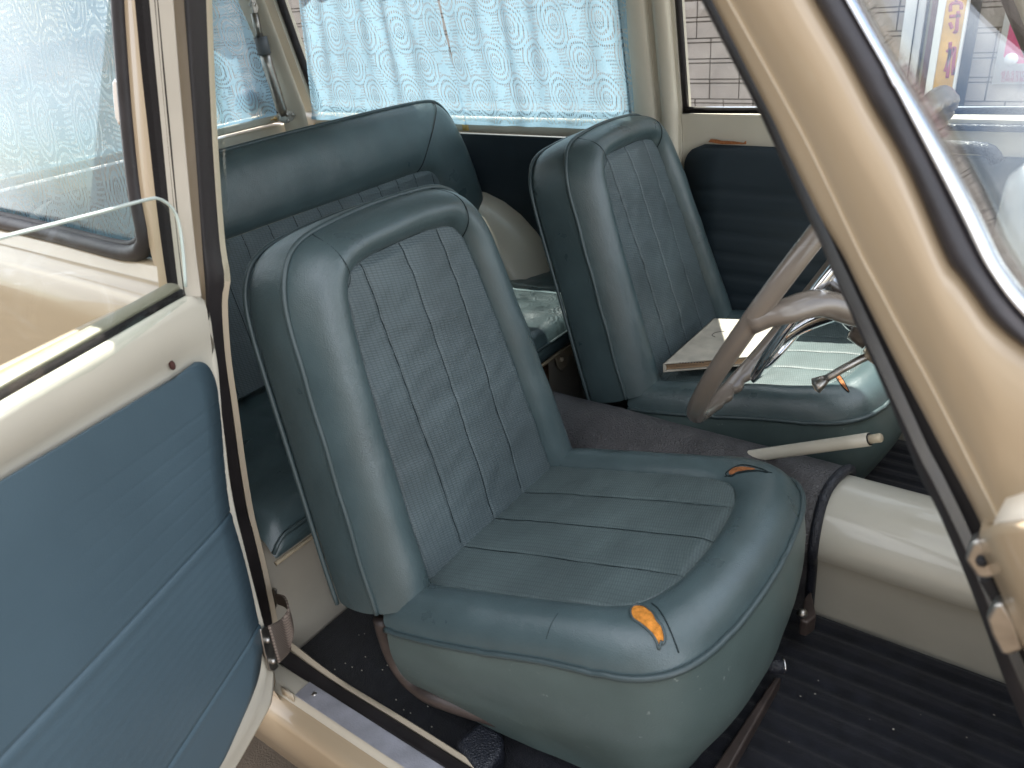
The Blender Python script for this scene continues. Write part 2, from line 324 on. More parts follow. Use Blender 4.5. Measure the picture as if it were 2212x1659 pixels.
def lace():
    m = bpy.data.materials.new('blue_lace'); m.use_nodes = True; t = m.node_tree; L = t.links.new; N = t.nodes.new
    t.nodes.remove(t.nodes['Principled BSDF']); out = t.nodes['Material Output']
    uv = N('ShaderNodeUVMap'); sp = N('ShaderNodeSeparateXYZ')
    nz = N('ShaderNodeTexNoise'); nz.inputs['Scale'].default_value = 11; L(uv.outputs['UV'], nz.inputs['Vector'])
    mv = N('ShaderNodeMix'); mv.data_type = 'VECTOR'; mv.inputs['Factor'].default_value = 0.022; L(uv.outputs['UV'], mv.inputs['A']); L(nz.outputs['Color'], mv.inputs['B'])
    L(mv.outputs['Result'], sp.inputs[0])
    def ma(op, a, b=None, c=None):
        n = N('ShaderNodeMath'); n.operation = op
        for i, x in enumerate((a, b, c)):
            if x is None: continue
            if hasattr(x, 'links'): L(x, n.inputs[i])
            else: n.inputs[i].default_value = x
        return n.outputs[0]
    U, V = sp.outputs['X'], sp.outputs['Y']
    A, B = 0.141, 0.155
    def eye(ou, ov):
        du = ma('MULTIPLY', ma('SUBTRACT', ma('FRACT', ma('ADD', ma('DIVIDE', U, A), ou)), 0.5), A)
        dv = ma('MULTIPLY', ma('SUBTRACT', ma('FRACT', ma('ADD', ma('DIVIDE', V, B), ov)), 0.5), B)
        # twisted ovals
        du2 = ma('ADD', du, ma('MULTIPLY', dv, 0.25))
        return ma('SQRT', ma('ADD', ma('POWER', ma('DIVIDE', du2, 0.036), 2), ma('POWER', ma('DIVIDE', dv, 0.045), 2)))
    r = ma('MINIMUM', eye(0.0, 0.0), eye(0.5, 0.5))
    ring = ma('GREATER_THAN', ma('SINE', ma('ADD', ma('MULTIPLY', r, 23.0), ma('MULTIPLY', ma('SUBTRACT', nz.outputs['Fac'], 0.5), 4.0))), 0.15)              # concentric bands
    inside = ma('LESS_THAN', r, 1.2)
    hatch = ma('GREATER_THAN', ma('SINE', ma('MULTIPLY', U, 1142.0)), -0.35)           # dashes
    core = ma('LESS_THAN', r, 0.22)
    net = ma('GREATER_THAN', ma('MULTIPLY', ma('SINE', ma('MULTIPLY', U, 1100.0)), ma('SINE', ma('MULTIPLY', V, 1100.0))), 0.1)
    eyeh = ma('MAXIMUM', ma('MULTIPLY', ma('MULTIPLY', ring, hatch), ma('SUBTRACT', 1.0, core)), ma('MULTIPLY', core, net))
    # wandering bands of small holes between the eyes
    wav = N('ShaderNodeTexNoise'); wav.inputs['Scale'].default_value = 34; wav.inputs['Detail'].default_value = 1; L(uv.outputs['UV'], wav.inputs['Vector'])
    vein = ma('LESS_THAN', ma('ABSOLUTE', ma('SUBTRACT', wav.outputs['Fac'], 0.5)), 0.05)
    hatch2 = ma('MULTIPLY', ma('GREATER_THAN', ma('SINE', ma('MULTIPLY', U, 1500.0)), -0.1), ma('GREATER_THAN', ma('SINE', ma('MULTIPLY', V, 900.0)), -0.2))
    colb = ma('GREATER_THAN', ma('SINE', ma('ADD', ma('MULTIPLY', U, 2 * math.pi / (A / 2)), ma('MULTIPLY', ma('SINE', ma('MULTIPLY', V, 2 * math.pi / B)), 0.9))), 0.62)
    outh = ma('MULTIPLY', ma('MAXIMUM', vein, colb), hatch2)
    hole = ma('ADD', ma('MULTIPLY', inside, eyeh), ma('MULTIPLY', ma('SUBTRACT', 1.0, inside), outh))
    hem = ma('GREATER_THAN', V, 0.018)
    hole = ma('MULTIPLY', ma('MINIMUM', hole, 1.0), hem)
    base = ma('MULTIPLY', hem, 0.20)
    fac = ma('MAXIMUM', ma('MULTIPLY', hole, 0.74), base)
    df = N('ShaderNodeBsdfDiffuse'); df.inputs['Color'].default_value = (0.26, 0.40, 0.50, 1)
    tl = N('ShaderNodeBsdfTranslucent'); tl.inputs['Color'].default_value = (0.42, 0.66, 0.80, 1)
    n4 = N('ShaderNodeTexNoise'); n4.inputs['Scale'].default_value = 240; L(uv.outputs['UV'], n4.inputs['Vector'])
    cr = N('ShaderNodeMix'); cr.data_type = 'RGBA'; cr.inputs['A'].default_value = (0.22, 0.45, 0.63, 1); cr.inputs['B'].default_value = (0.52, 0.70, 0.81, 1); L(n4.outputs['Fac'], cr.inputs['Factor']); L(cr.outputs['Result'], tl.inputs['Color'])
    m1 = N('ShaderNodeMixShader'); m1.inputs['Fac'].default_value = 0.5; L(df.outputs[0], m1.inputs[1]); L(tl.outputs[0], m1.inputs[2])
    tr = N('ShaderNodeBsdfTransparent'); m2 = N('ShaderNodeMixShader'); L(fac, m2.inputs['Fac']); L(m1.outputs[0], m2.inputs[1]); L(tr.outputs[0], m2.inputs[2])
    L(m2.outputs[0], out.inputs['Surface'])
    return m
M_LACE = lace()

# ------------------------------------------------------------------ the place outside: ground, building wall
def ground_mat():
    return mat('worn_asphalt', (0.105, 0.080, 0.058), 0.9, spec=0.2, vary=(6, 0.35), bump=[(260, 1.0, 'n'), (30, 0.5, 'n')], dirt=(150, (0.20, 0.17, 0.13), 0.66))
G().add([(-60, -60, 0), (60, -60, 0), (60, 60, 0), (-60, 60, 0)], [(0, 1, 2, 3)]).make('ground', ground_mat(), kind='structure')

WY = 4.0                                               # face of the building wall
wall = empty('building_wall', (0, WY, 0), label='pale grey split-face brick wall of the building behind the car', cat='wall')
M_BRICK = mat('split_face_brick', (0.38, 0.335, 0.31), 0.9, spec=0.2, vary=(7, 0.14), bump=[(70, 1.0, 'n'), (20, 0.6, 'n')])
M_MORTAR = mat('recessed_joint', (0.15, 0.125, 0.10), 0.95, spec=0.1, bump=[(200, 0.5, 'n')])
G().box((-6, WY + 0.012, 0), (1.75, WY + 4.0, 3.3)).make('backing', M_MORTAR, wall)
bricks = {}
def brick_mesh(L, H, s):
    rnd = random.Random(s); g = G(); nx, nz_ = 4, 2
    rows = []
    for k in range(nz_ + 1):
        rows.append([Vector((L * i / nx, 0.0 - (rnd.uniform(0.001, 0.008) if 0 < i < nx and 0 < k < nz_ else 0.0), H * k / nz_)) for i in range(nx + 1)])
    g.loft(rows)
    a = [rows[0][i] for i in range(nx + 1)] + [rows[k][nx] for k in range(1, nz_ + 1)] + [rows[nz_][i] for i in range(nx - 1, -1, -1)] + [rows[k][0] for k in range(nz_ - 1, 0, -1)]
    b = [p + Vector((0, 0.013, 0)) for p in a]; g.loft([a + [a[0]], b + [b[0]]])
    me = bpy.data.meshes.new('brick'); me.from_pydata([tuple(v) for v in g.v], [], g.f); me.materials.append(M_BRICK); return me
BR = {(k, s): brick_mesh(0.150, (0.071, 0.014)[k], 10 * k + s) for k in (0, 1) for s in range(4)}
z = 0.30; row = 0; cnt = 0; rest = G()
while z < 3.2:
    k = row % 2
    hgt = (0.071, 0.014)[k]
    x = -5.8 + (0.078 if (row // 6) % 2 else 0)
    while x < 1.6:
        vis = (-2.0 < x < 0.35 and 0.97 < z < 1.52)
        if vis and cnt < 300:
            o = bpy.data.objects.new('brick', BR[(k, random.randrange(4))]); COL.objects.link(o); o.parent = wall
            o.location = (x, random.uniform(-0.003, 0.003), z); cnt += 1
        else:
            rest.box((x, WY - 0.004 + random.uniform(-0.003, 0.003), z), (x + 0.150, WY + 0.0125, z + hgt))
        x += 0.156
    z += hgt + 0.006; row += 1
rest.make('brickwork', M_BRICK, wall, smooth=False, kind='stuff')

# unseen house added behind the camera: gives paint and glass reflections, cuts sky fill
nb = empty('added_house', (-2, -7, 0), label='plain two storey rendered house added out of view across the lane, for reflections', cat='building')
M_REN = mat('grey_beige_render', (0.30, 0.27, 0.235), 0.9, spec=.2, vary=(1.2, .12), bump=[(120, .4, 'n')]); M_PANE = mat('dark_window_pane', (0.02, 0.025, 0.03), .1)
G().box((-16, -13, 0), (5, -7, 5.6)).make('wall', M_REN, nb, smooth=False)
G().box((-16.4, -13.4, 5.6), (5.4, -6.5, 5.8)).make('roof', mat('slate_roof', (0.07, .07, .075), .7), nb, smooth=False)
for xx in (-13.5, -10, -6.5, -3, 0.5):
    for zz in (0.9, 3.5):
        fr0 = G().box((xx, -6.99, zz), (xx + 1.7, -6.93, zz + 1.3)).make('window_frame', M_WHITE, nb, smooth=False)
        G().box((xx + .07, -6.95, zz + .07), (xx + 1.63, -6.92, zz + 1.23)).make('pane', M_PANE, fr0, smooth=False)

# ------------------------------------------------------------------ the car
car = empty('car', (0, 0, 0), label='cream vintage microcar wagon with its front passenger door standing open', cat='car')

# --- floor, bulkheads
G().box((-0.93, 0.40, 0.24), (0.42, 1.70, 0.28)).make('floor_pan', M_CARPET, car)
G().box((0.30, 0.42, 0.20), (0.36, 1.65, 0.86)).make('bulkhead', M_CREAM2, car)
G().box((-2.02, 0.42, 0.24), (-0.93, 1.66, 0.40)).make('rear_floor', M_CREAM2, car)

# --- bench base panel with pressed ovals
XB = -0.905
rows = []
def oval(y, z, cy, cz, ry=0.034, hz=0.062):
    dz = max(0, abs(z - cz) - hz); d = math.hypot(y - cy, dz) / ry
    return 0.006 * (1 - min(1, max(0, (d - 0.75) / 0.35)))
for i in range(36):
    z = 0.28 + 0.255 * i / 35
    rows.append([Vector((XB - max(oval(y, z, c, 0.40) for c in (0.62, 0.82, 1.03, 1.24, 1.45)), y, z)) for y in [0.462 + 1.138 * j / 180 for j in range(181)]])
zt = 0.535
rows.append([Vector((XB - 0.004, p.y, zt + 0.003)) for p in rows[0]])
rows.append([Vector((XB - 0.20, p.y, zt + 0.004)) for p in rows[0]])
sheet(rows, 'bench_base', M_CREAM2, car, solid=-0.004)

# --- tunnel: cream front part, rubber covered rear part
def tun(x0, x1, prof, n=24):
    return [[Vector((x0 + (x1 - x0) * i / n, y, z)) for (y, z) in prof] for i in range(n + 1)]
profc = [(1.004, 0.275), (1.000, 0.33), (0.986, 0.415), (0.984, 0.428), (0.964, 0.427), (0.958, 0.445), (0.963, 0.470), (0.984, 0.496), (1.012, 0.513), (1.045, 0.519), (1.078, 0.513), (1.104, 0.496), (1.122, 0.465), (1.122, 0.35), (1.122, 0.275)]
top = spline([Vector((0, a, b)) for a, b in profc[4:]], 40)
prof = [(a, b) for a, b in profc[:4]] + [(p.y, p.z) for p in top]
sheet([[Vector((x, y, z - 0.012 * max(0, -x - 0.1) * 0)) for y, z in prof] for x in [-0.235 + 0.55 * i / 20 for i in range(21)]], 'tunnel', mat('dull_cream_tunnel_paint', (0.46, 0.44, 0.375), 0.34, coat=0.45, vary=(8, .07), bump=[(18, .06, 'n')], dirt=(60, (0.2, 0.15, 0.11), 0.73)), car, auto=40)
pm = [(a, b) for a, b in ((0.996, 0.275), (0.976, 0.40), (0.954, 0.440), (0.962, 0.478), (0.990, 0.505), (1.015, 0.520), (1.05, 0.526), (1.085, 0.518), (1.112, 0.498), (1.126, 0.46), (1.128, 0.275))]
pm = [(p.y, p.z) for p in spline([Vector((0, a, b)) for a, b in pm], 40)]
xs = [-0.93 + 0.72 * i / 30 for i in range(31)]
sheet([[Vector((x + 0.006 * math.sin(y * 30) * (x > -0.25), y, z + 0.003 * noise.noise(Vector((x * 9, y * 9, 0))))) for y, z in pm] for x in xs], 'tunnel_mat', M_MATT, car, solid=0.004)
g = G(); edge = [Vector((-0.211 + 0.006 * math.sin(y * 30), y, z + 0.002)) for y, z in pm]; g.tube(edge, (0.008), 8); g.make('mat_edging', M_BLACKV, car)

# --- ribbed front mat with crumbs
def ribs(name, x0, x1, y0, y1, z0, per=0.036, amp=0.0028, label=''):
    ys = []; n = int((y1 - y0) / per * 8)
    rows = []
    for i in range(25):
        x = x0 + (x1 - x0) * i / 24; r = []
        for j in range(n + 1):
            y = y0 + (y1 - y0) * j / n
            h = amp * (1 if (y / per) % 1 < 0.62 else -0.4) + 0.004 * noise.noise(Vector((x * 5, y * 5, 1)))
            r.append(Vector((x, y, z0 + h)))
        rows.append(r)
    return sheet(rows, name, M_CARPET, None, label=label, cat='floor mat', solid=-0.004, auto=50)
ribs('floor_mat', -0.36, 0.29, 0.482, 0.992, 0.287, label='black ribbed floor mat littered with crumbs in front of the passenger seat')
ribs('floor_mat', -0.40, 0.29, 1.14, 1.58, 0.287, label='black ribbed floor mat in the driver footwell beyond the tunnel')
g = G(); rnd = random.Random(3)
for _ in range(32):
    x, y = rnd.uniform(-0.30, 0.22), rnd.triangular(0.50, 0.98, 0.9)
    g.ball((x, y, 0.2905), rnd.choice((0.0005, 0.0006, 0.0007, 0.0008, 0.0015)), 5, (rnd.uniform(1, 2.4), 1, 0.7))
for _ in range(22):
    g.ball((rnd.uniform(-0.86, -0.6), rnd.uniform(0.50, 0.60), 0.2815), rnd.choice((0.0007, 0.001)), 5, (1.6, 1, 0.7))
g.make('crumbs', M_CRUMB, None, kind='stuff', label='pale crumbs scattered over the black floor mat', cat='crumbs')

# --- near door opening: lip, rubber seal, jamb, sill (all follow one curve round the opening)
LIPR = [(457, -30), (463, 150), (470, 330), (485, 520), (498, 600), (492, 655), (499, 768), (516, 889), (532, 1010), (548, 1106), (561, 1160), (580, 1240), (594, 1310), (608, 1368), (640, 1396), (734, 1467), (890, 1562), (1047, 1661), (1200, 1757)]
LIPL = [(446, -30), (453, 150), (462, 330), (476, 520), (487, 600), (481, 655), (488, 768), (503, 889), (519, 1010), (535, 1106), (550, 1160), (568, 1240), (583, 1315), (597, 1380), (627, 1406), (720, 1472), (872, 1566), (1022, 1661), (1175, 1757)]
SEALL = [(396, -30), (410, 150), (425, 330), (436, 500), (443, 600), (451, 690), (459, 768), (473, 889), (486, 1005), (503, 1100), (518, 1160), (538, 1240), (556, 1315), (577, 1395), (612, 1440), (690, 1492), (830, 1575), (965, 1661), (1110, 1757)]
NS = 120
def nl(px, y): return spline([near(p, y) for p in up(px)], NS)
A1, A2, A3 = nl(LIPR, 0.472), nl(LIPL, 0.466), nl(SEALL, 0.447)
inner = [p + Vector((-0.012, 0.012, -0.006)) for p in A1]
def awayv(ps):
    o = []
    for i in range(len(ps)):
        t = (ps[min(i + 1, len(ps) - 1)] - ps[max(0, i - 1)]); t.y = 0; t.normalize(); o.append(Vector((t.z, 0, -t.x)))
    return o
AW = awayv(A1)
if AW[0].x > 0: AW = [-a for a in AW]
g = G(); g.loft([[p + a * .05 + Vector((0, 0.012, 0)) for p, a in zip(A1, AW)], [p + a * .006 + Vector((0, 0.004, 0)) for p, a in zip(A1, AW)], A1, [a.lerp(b, 0.5) + Vector((0, -0.004, 0.002)) for a, b in zip(A1, A2)], A2, [p + Vector((0, 0.006, 0)) for p in A2]])
g.make('opening_flange', M_LIP, car, auto=60)
g = G(); rr = []
for k in range(9):
    t = k / 8; s = math.sin(math.pi * t)
    two = 0.55 + 0.45 * abs(math.cos(2 * math.pi * t)) if 0.1 < t < 0.9 else 1
    rr.append([a.lerp(b, t) + Vector((0.0, -0.014, 0.003)) * (s * two) - w_ * (.005 * s * two) for a, b, w_ in zip([q + Vector((0, -0.001, 0)) for q in A2], A3, AW)])
g.loft(rr); g.make('weatherstrip', M_RUBB, car)

# B pillar jamb: from seal to the door hinge line, then the outer skin
JL = [(366, -30), (380, 150), (393, 330), (408, 500), (425, 600)]
J = [near(p, 0.446) for p in up([(343, -30), (357, 150)])[:2] + [(343, -30), (357, 150), (372, 330), (388, 500), (400, 640), (420, 760), (440, 900), (462, 1050), (487, 1160), (515, 1260), (540, 1360), (560, 1440), (600, 1490)]]
A3u = spline([near(p, 0.455) for p in up(SEALL)[:16]] + [near((600, 1440), 0.455)], 60)
JJ = spline(J, 60)
A4 = [a.lerp(b, 0.5) + Vector((0, 0.006, 0)) for a, b in zip(A3u, JJ)]
sheet([[p + Vector((0.003, 0.006, 0)) for p in A3u], A3u, A4, JJ, [p + Vector((-0.01, -0.012, 0)) for p in JJ], [p + Vector((-0.03, -0.014, 0)) for p in JJ]], 'door_jamb', M_JAMB, car, auto=60)

# sill: step, scuff plate, rounded outer edge
def sillrow(y, z, x0=-0.93, x1=0.12, n=30): return [Vector((x0 + (x1 - x0) * i / n, y, z)) for i in range(n + 1)]
sheet([sillrow(0.452, 0.295), sillrow(0.444, 0.316), sillrow(0.440, 0.3205), sillrow(0.418, 0.3215), sillrow(0.414, 0.318), sillrow(0.408, 0.305)], 'sill_step', M_CREAM, car, auto=50)
sheet([sillrow(0.408, 0.3052), sillrow(0.404, 0.304), sillrow(0.392, 0.303), sillrow(0.383, 0.299), sillrow(0.378, 0.290), sillrow(0.376, 0.25), sillrow(0.385, 0.18), sillrow(0.42, 0.14)], 'sill', M_TAN, car)
G().box((-0.80, 0.412, 0.3225), (0.10, 0.441, 0.3245)).make('scuff_plate', M_ALU, car, bevel=0.0008)
for x in (-0.775, -0.45, -0.1): G().ball((x, 0.429, 0.3245), 0.0042, 10, (1, 1, 0.5)).make('scuff_plate_screw', M_STEEL, car)
G().box((-0.83, 0.409, 0.3100), (-0.803, 0.4125, 0.3245)).make('sill_weld_flange', M_LIP, car)

# --- exterior rear quarter on the near side, seen through the open door's window
QY = 0.448
win = [near(p, QY) for p in [(244, -340), (254, -200), (262, -60), (268, 60), (282, 250), (300, 420), (318, 520), (310, 548), (280, 556), (200, 537), (100, 510), (0, 485), (-160, 447), (-300, 410)]]
win = spline(win, 80)
def qrow(z, y, x0=-2.05, x1=-0.83, n=40): return [Vector((x0 + (x1 - x0) * i / n, y, z)) for i in range(n + 1)]
WZ = near((200, 537), QY).z
ZC = near((200, 612), 0.42).z
sheet([qrow(WZ - 0.002, QY + .02), qrow(WZ - 0.004, QY + .002), qrow(WZ - 0.02, QY - .001), qrow(ZC + .010, QY - .006), qrow(ZC + .004, QY - .012), qrow(ZC, 0.424), qrow(ZC - .006, 0.412), qrow(ZC - .05, 0.402), qrow(0.75, 0.394), qrow(0.55, 0.390), qrow(0.35, 0.395), qrow(0.20, 0.42)], 'rear_quarter_panel', M_TAN, car)
fr = spline([near(p, QY - .001) for p in up([(262, -60), (268, 60), (282, 250), (300, 420), (322, 530), (350, 640)])], 40)
fr2 = spline([near(p, QY - .001) for p in up([(322, -60), (332, 60), (348, 250), (366, 420), (385, 560), (410, 690)])], 40)
sheet([[p + Vector((-0.004, 0.02, 0)) for p in fr], fr, [a.lerp(b, .5) + Vector((0, -.003, 0)) for a, b in zip(fr, fr2)], fr2, [p + Vector((0.002, 0.03, 0)) for p in fr2]], 'quarter_pillar', M_TAN, car, auto=60)
# rubber round the quarter window and its glass, latch
qw = empty('quarter_window', (-1.1, 0.38, 1.1)); qw.parent = car
G().tube([p + Vector((-0.004, 0.002, 0.004)) for p in win], 0.011, 10, flat=(0, 1, 0)).make('window_rubber', M_RUB, qw)
G().tube([p + Vector((-0.016, 0.008, 0.012)) for p in win], 0.006, 8).make('glazing_bead', M_RUBB, qw)
G().add([(-2.0, QY + .018, WZ - 0.01), (-0.76, QY + .018, WZ - 0.01), (-0.74, QY + .018 + tumble(1.42), 1.42), (-2.0, QY + .018 + tumble(1.42), 1.42)], [(0, 1, 2, 3)]).make('window_glass', M_GLASS, qw, smooth=False, solid=0.004)
lt = [near(p, QY + .01) for p in [(262, 175), (268, 165), (275, 175), (280, 215), (283, 255), (276, 268), (268, 250), (264, 210)]]
G().prism(lt, (0, -0.012, 0)).make('window_catch', M_CHROME, qw, bevel=0.002)
lb = [near(p, QY + .012) for p in [(270, 262), (283, 258), (288, 296), (277, 298), (272, 285)]]
G().prism(lb, (0, -0.005, 0)).make('catch_plate', M_STEEL, qw, bevel=0.001)

# --- body shell parts that shape the light: rails, roof, far side, tail
def side(y0, sgn, z): return y0 + sgn * tumble(z)
def rail(name, x0, x1, z0, z1, far_=True, mat_=None, th=0.05):
    g = G(); rows = []
    for z in [z0 + (z1 - z0) * i / 8 for i in range(9)]:
        y = 1.600 - tumble(z) if far_ else 0.470 + tumble(z)
        rows.append([Vector((x, y, z)) for x in (x0, x1)])
    o = th if far_ else -th
    back = [[p + Vector((0, o, 0)) for p in r] for r in rows]
    g.loft(rows); g.loft(back); g.loft([rows[0], back[0]]); g.loft([rows[-1], back[-1]])
    g.loft([[r[0] for r in rows], [r[0] for r in back]]); g.loft([[r[1] for r in rows], [r[1] for r in back]])
    return g.make(name, mat_ or M_CREAM, car, bevel=0.004)
# roof
rows = []
for i in range(25):
    y = 0.50 + 1.07 * i / 24; t = (i / 24 - 0.5) * 2
    z = 1.415 + 0.085 * (1 - abs(t) ** 2.6)
    rows.append([Vector((x, y, z - 0.03 * max(0, (abs(x + 1.05) - 0.7) / 0.4) ** 2)) for x in [-2.03 + 1.86 * j / 20 for j in range(21)]])
sheet(rows, 'roof', M_ROOF, car, solid=0.02)
rail('roof_rail', -2.0, -0.17, 1.375, 1.44); rail('roof_rail', -2.0, -0.17, 1.375, 1.44, False)
# far side below the windows
rail('far_side_panel', -2.0, -0.735, 0.24, 0.905)
rows = []
for k in range(9):
    a = math.pi * k / 8
    rows.append([Vector((x, 1.585 - 0.012 * math.sin(a), 0.922 - 0.020 * math.cos(a))) for x in (-1.935, -0.845)])
sheet(rows, 'window_ledge', M_CREAM, car, solid=-0.008)
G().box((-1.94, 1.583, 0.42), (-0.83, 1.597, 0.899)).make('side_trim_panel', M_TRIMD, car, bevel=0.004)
rail('rear_corner_pillar', -2.0, -1.915, 0.90, 1.42); rail('far_pillar', -0.845, -0.728, 0.24, 1.40)
# rounded inner faces of the far pillar
for x0, x1, nm in ((-0.845, -0.785, 'pillar_cover'), (-0.772, -0.735, 'pillar_flange')):
    rows = []
    for i in range(11):
        a = math.pi * i / 10
        rows.append([Vector(((x0 + x1) / 2 - (x1 - x0) / 2 * math.cos(a), 1.600 - tumble(z) - 0.018 * math.sin(a) ** 0.6, z)) for z in [0.30 + 1.1 * j / 20 for j in range(21)]])
    sheet(rows, nm, M_CREAM, car)
# far quarter window
fq = empty('far_quarter_window', (-1.4, 1.6, 1.1)); fq.parent = car
def fy(z, o=0): return 1.600 - tumble(z) + o
G().add([(-1.93, fy(.93, .03), .93), (-0.83, fy(.93, .03), .93), (-0.83, fy(1.40, .03), 1.40), (-1.93, fy(1.40, .03), 1.40)], [(0, 1, 2, 3)]).make('window_glass', M_GLASS, fq, smooth=False, solid=0.004)
loop = spline([Vector((x, fy(z, .02), z)) for x, z in ((-1.90, 1.36), (-1.91, 1.1), (-1.90, 0.97), (-1.87, 0.945), (-1.4, 0.942), (-0.9, 0.945), (-0.865, 0.96), (-0.855, 1.0), (-0.852, 1.36), (-0.88, 1.385), (-1.4, 1.39), (-1.87, 1.385))], 100, True)
G().tube(loop, 0.011, 10, True).make('window_rubber', M_RUB, fq)

# --- far front door with blue ribbed trim, seen from inside
fd = empty('far_door', (-0.3, 1.6, 0.6)); fd.parent = car
g = G(); rows = []
for z in [0.24 + 0.715 * i / 20 for i in range(21)]:
    rows.append([Vector((x, 1.605 - 0.01 * max(0, (z - .9) / .05), z)) for x in (-0.727, 0.16)])
g.loft(rows); back = [[p + Vector((0, 0.05, 0)) for p in r] for r in rows]; g.loft(back); g.loft([rows[-1], back[-1]]); g.loft([[r[0] for r in rows], [r[0] for r in back]]); g.loft([[r[1] for r in rows], [r[1] for r in back]])
g.make('door_panel', M_CREAM, fd, bevel=0.008)
rows = []
for i in range(61):
    z = 0.33 + 0.563 * i / 60
    c = 0.045
    d = max(0, z - (0.893 - c)); e = c - math.sqrt(max(0, c * c - d * d))
    gr = 0.0
    zz = (0.835 - z) / 0.0235
    if zz > 0 and z > 0.40: gr = 0.0035 * max(0, 1 - abs((zz % 1) - 0.5) * 6)
    rows.append([Vector((x, 1.594 + gr + 0.004 * (abs(z - .893) < .006), z)) for x in [(-0.716 + e) + (0.83 - e) * j / 10 for j in range(11)]])
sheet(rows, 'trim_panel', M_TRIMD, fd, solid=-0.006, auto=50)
tornp = [far(p, 1.591) for p in [(1531, 306), (1536, 300), (1548, 301), (1560, 304), (1585, 305), (1606, 308), (1612, 304), (1612, 311), (1560, 311)]]
G().prism(tornp, (0, -0.003, 0)).make('torn_trim_edge', M_FOAMD, fd, smooth=False)
g = G()
g.tube([Vector((-0.72, 1.598, 0.962)), Vector((0.03, 1.598, 0.972))], (0.006), 8); g.make('window_seal', M_FELT, fd)
G().box((-0.40, 1.580, 0.938), (0.06, 1.594, 0.950)).make('lower_seal', M_BLACKV, fd, bevel=0.004)
hp = spline([Vector((-0.33, 1.56, 0.918)), Vector((-0.20, 1.55, 0.918)), Vector((-0.145, 1.55, 0.915)), Vector((-0.128, 1.555, 0.895))], 20)
G().tube(hp, 0.011, 8).make('door_pull', M_BLACKV, fd)
G().add([(-0.735, 1.61, .955), (0.06, 1.61, .965), (-0.12, 1.61 - tumble(1.39), 1.39), (-0.735, 1.61 - tumble(1.39), 1.39)], [(0, 1, 2, 3)]).make('window_glass', M_GLASS, fd, smooth=False, solid=0.004)
G().tube([Vector((-0.722, fy(z, 0.01), z)) for z in (0.95, 1.1, 1.25, 1.39)], 0.007, 8).make('window_channel', M_RUB, fd)
G().tube([Vector((-0.72, 1.603, 0.966)), Vector((0.03, 1.603, 0.976))], 0.003, 6).make('glass_edge_trim', M_CHROME, fd)
# far windscreen pillar
pl = [Vector((0.04, 1.62, 0.86)), Vector((-0.02, 1.615, 0.95)), Vector((-0.075, 1.60, 1.05)), Vector((-0.145, 1.575, 1.18)), Vector((-0.21, 1.55, 1.31)), Vector((-0.25, 1.53, 1.40))]
G().tube(spline(pl, 24), (0.03), 12).make('far_windscreen_pillar', M_CREAM, car)
G().tube([p + Vector((-0.03, -0.012, 0.0)) for p in spline(pl, 24)], 0.012, 10).make('far_pillar_seal', M_RUB, car)

# --- tail: hatch with window, wheel arches
ht = empty('hatch', (-2.0, 1.0, 0.9)); ht.parent = car
G().box((-2.06, 0.50, 0.30), (-2.005, 1.562, 0.912)).make('hatch_panel', M_CREAM, ht, bevel=0.006)
G().box((-2.004, 0.62, 0.70), (-1.998, 1.50, 0.885)).make('hatch_inner_pressing', M_CREAM, ht, bevel=0.002)
G().box((-2.05, 0.52, 0.922), (-1.985, 1.545, 0.945)).make('window_frame', M_CREAM, ht, bevel=0.006)
G().box((-2.02, 0.52, 0.9425), (-2.012, 1.55, 1.40)).make('window_glass', M_GLASS, ht, smooth=False)
G().box((-2.06, 1.525, 0.93), (-2.0, 1.552, 1.42)).make('hatch_side_rubber', M_RUB, ht)
G().box((-2.06, 0.50, 1.37), (-1.99, 1.56, 1.44)).make('hatch_header', M_CREAM, ht, bevel=0.005)
g = G(); g.ball((-1.997, 1.355, 0.862), 0.007, 8); g.make('trim_screw', M_STEEL, ht)
c0 = onx((537, 228), -2.009)
G().prism([c0 + Vector((0, 0.045 * math.cos(a), 0.045 * math.sin(a) if math.sin(a) > 0 else 0.02 * math.sin(a))) for a in [2 * math.pi * k / 24 for k in range(24)]], (-0.001, 0, 0)).make('round_sticker', mat('grey_pink_sticker', (0.30, 0.24, 0.27), 0.5, vary=(40, .3)), ht)
# corner pillar between hatch and side window
rows = []
for i in range(13):
    a = (math.pi / 2) * i / 12
    rows.append([Vector((-1.99 + 0.075 * math.sin(a) + 0.01, (1.600 - tumble(z)) - 0.045 + 0.045 * math.sin(a) * 0.2 - 0.0 - 0.02 * math.cos(a), z)) for z in [0.30 + 1.1 * j / 20 for j in range(21)]])
sheet(rows, 'tail_pillar_cover', M_CREAM, car)
# gas strut of the hatch
stt = empty('hatch_strut', (-1.93, 1.5, 1.0)); stt.parent = car
P = lambda p: onx(p, -1.93)
G().tube([P((549, 28)), P((561, 82))], 0.0105, 12).make('strut_rod', M_STEEL, stt)
G().tube([P((562, 80)), P((572, 117))], 0.0185, 14).make('strut_collar', mat('grey_plastic', (0.11, 0.12, 0.13), 0.5), stt)
G().tube([P((572, 116)), P((580, 145)), P((608, 236)), P((613, 250))], lambda t: 0.0155 if t < .9 else 0.009, 14).make('strut_tube', M_STEEL, stt)
G().prism([P(p) for p in [(538, -10), (553, -10), (556, 12), (553, 30), (545, 30), (541, 12)]], (0.008, 0, 0)).make('strut_clevis', M_STEEL, stt, bevel=0.002)
G().ball(P((546, 10)), 0.010, 10).make('clevis_pin', M_STEEL, stt)
G().prism([P(p) for p in [(604, 245), (612, 244), (624, 239), (634, 240), (640, 249), (633, 260), (618, 267), (606, 262)]], (-0.006, 0, 0)).make('strut_bracket', M_STEEL, stt, bevel=0.0015)
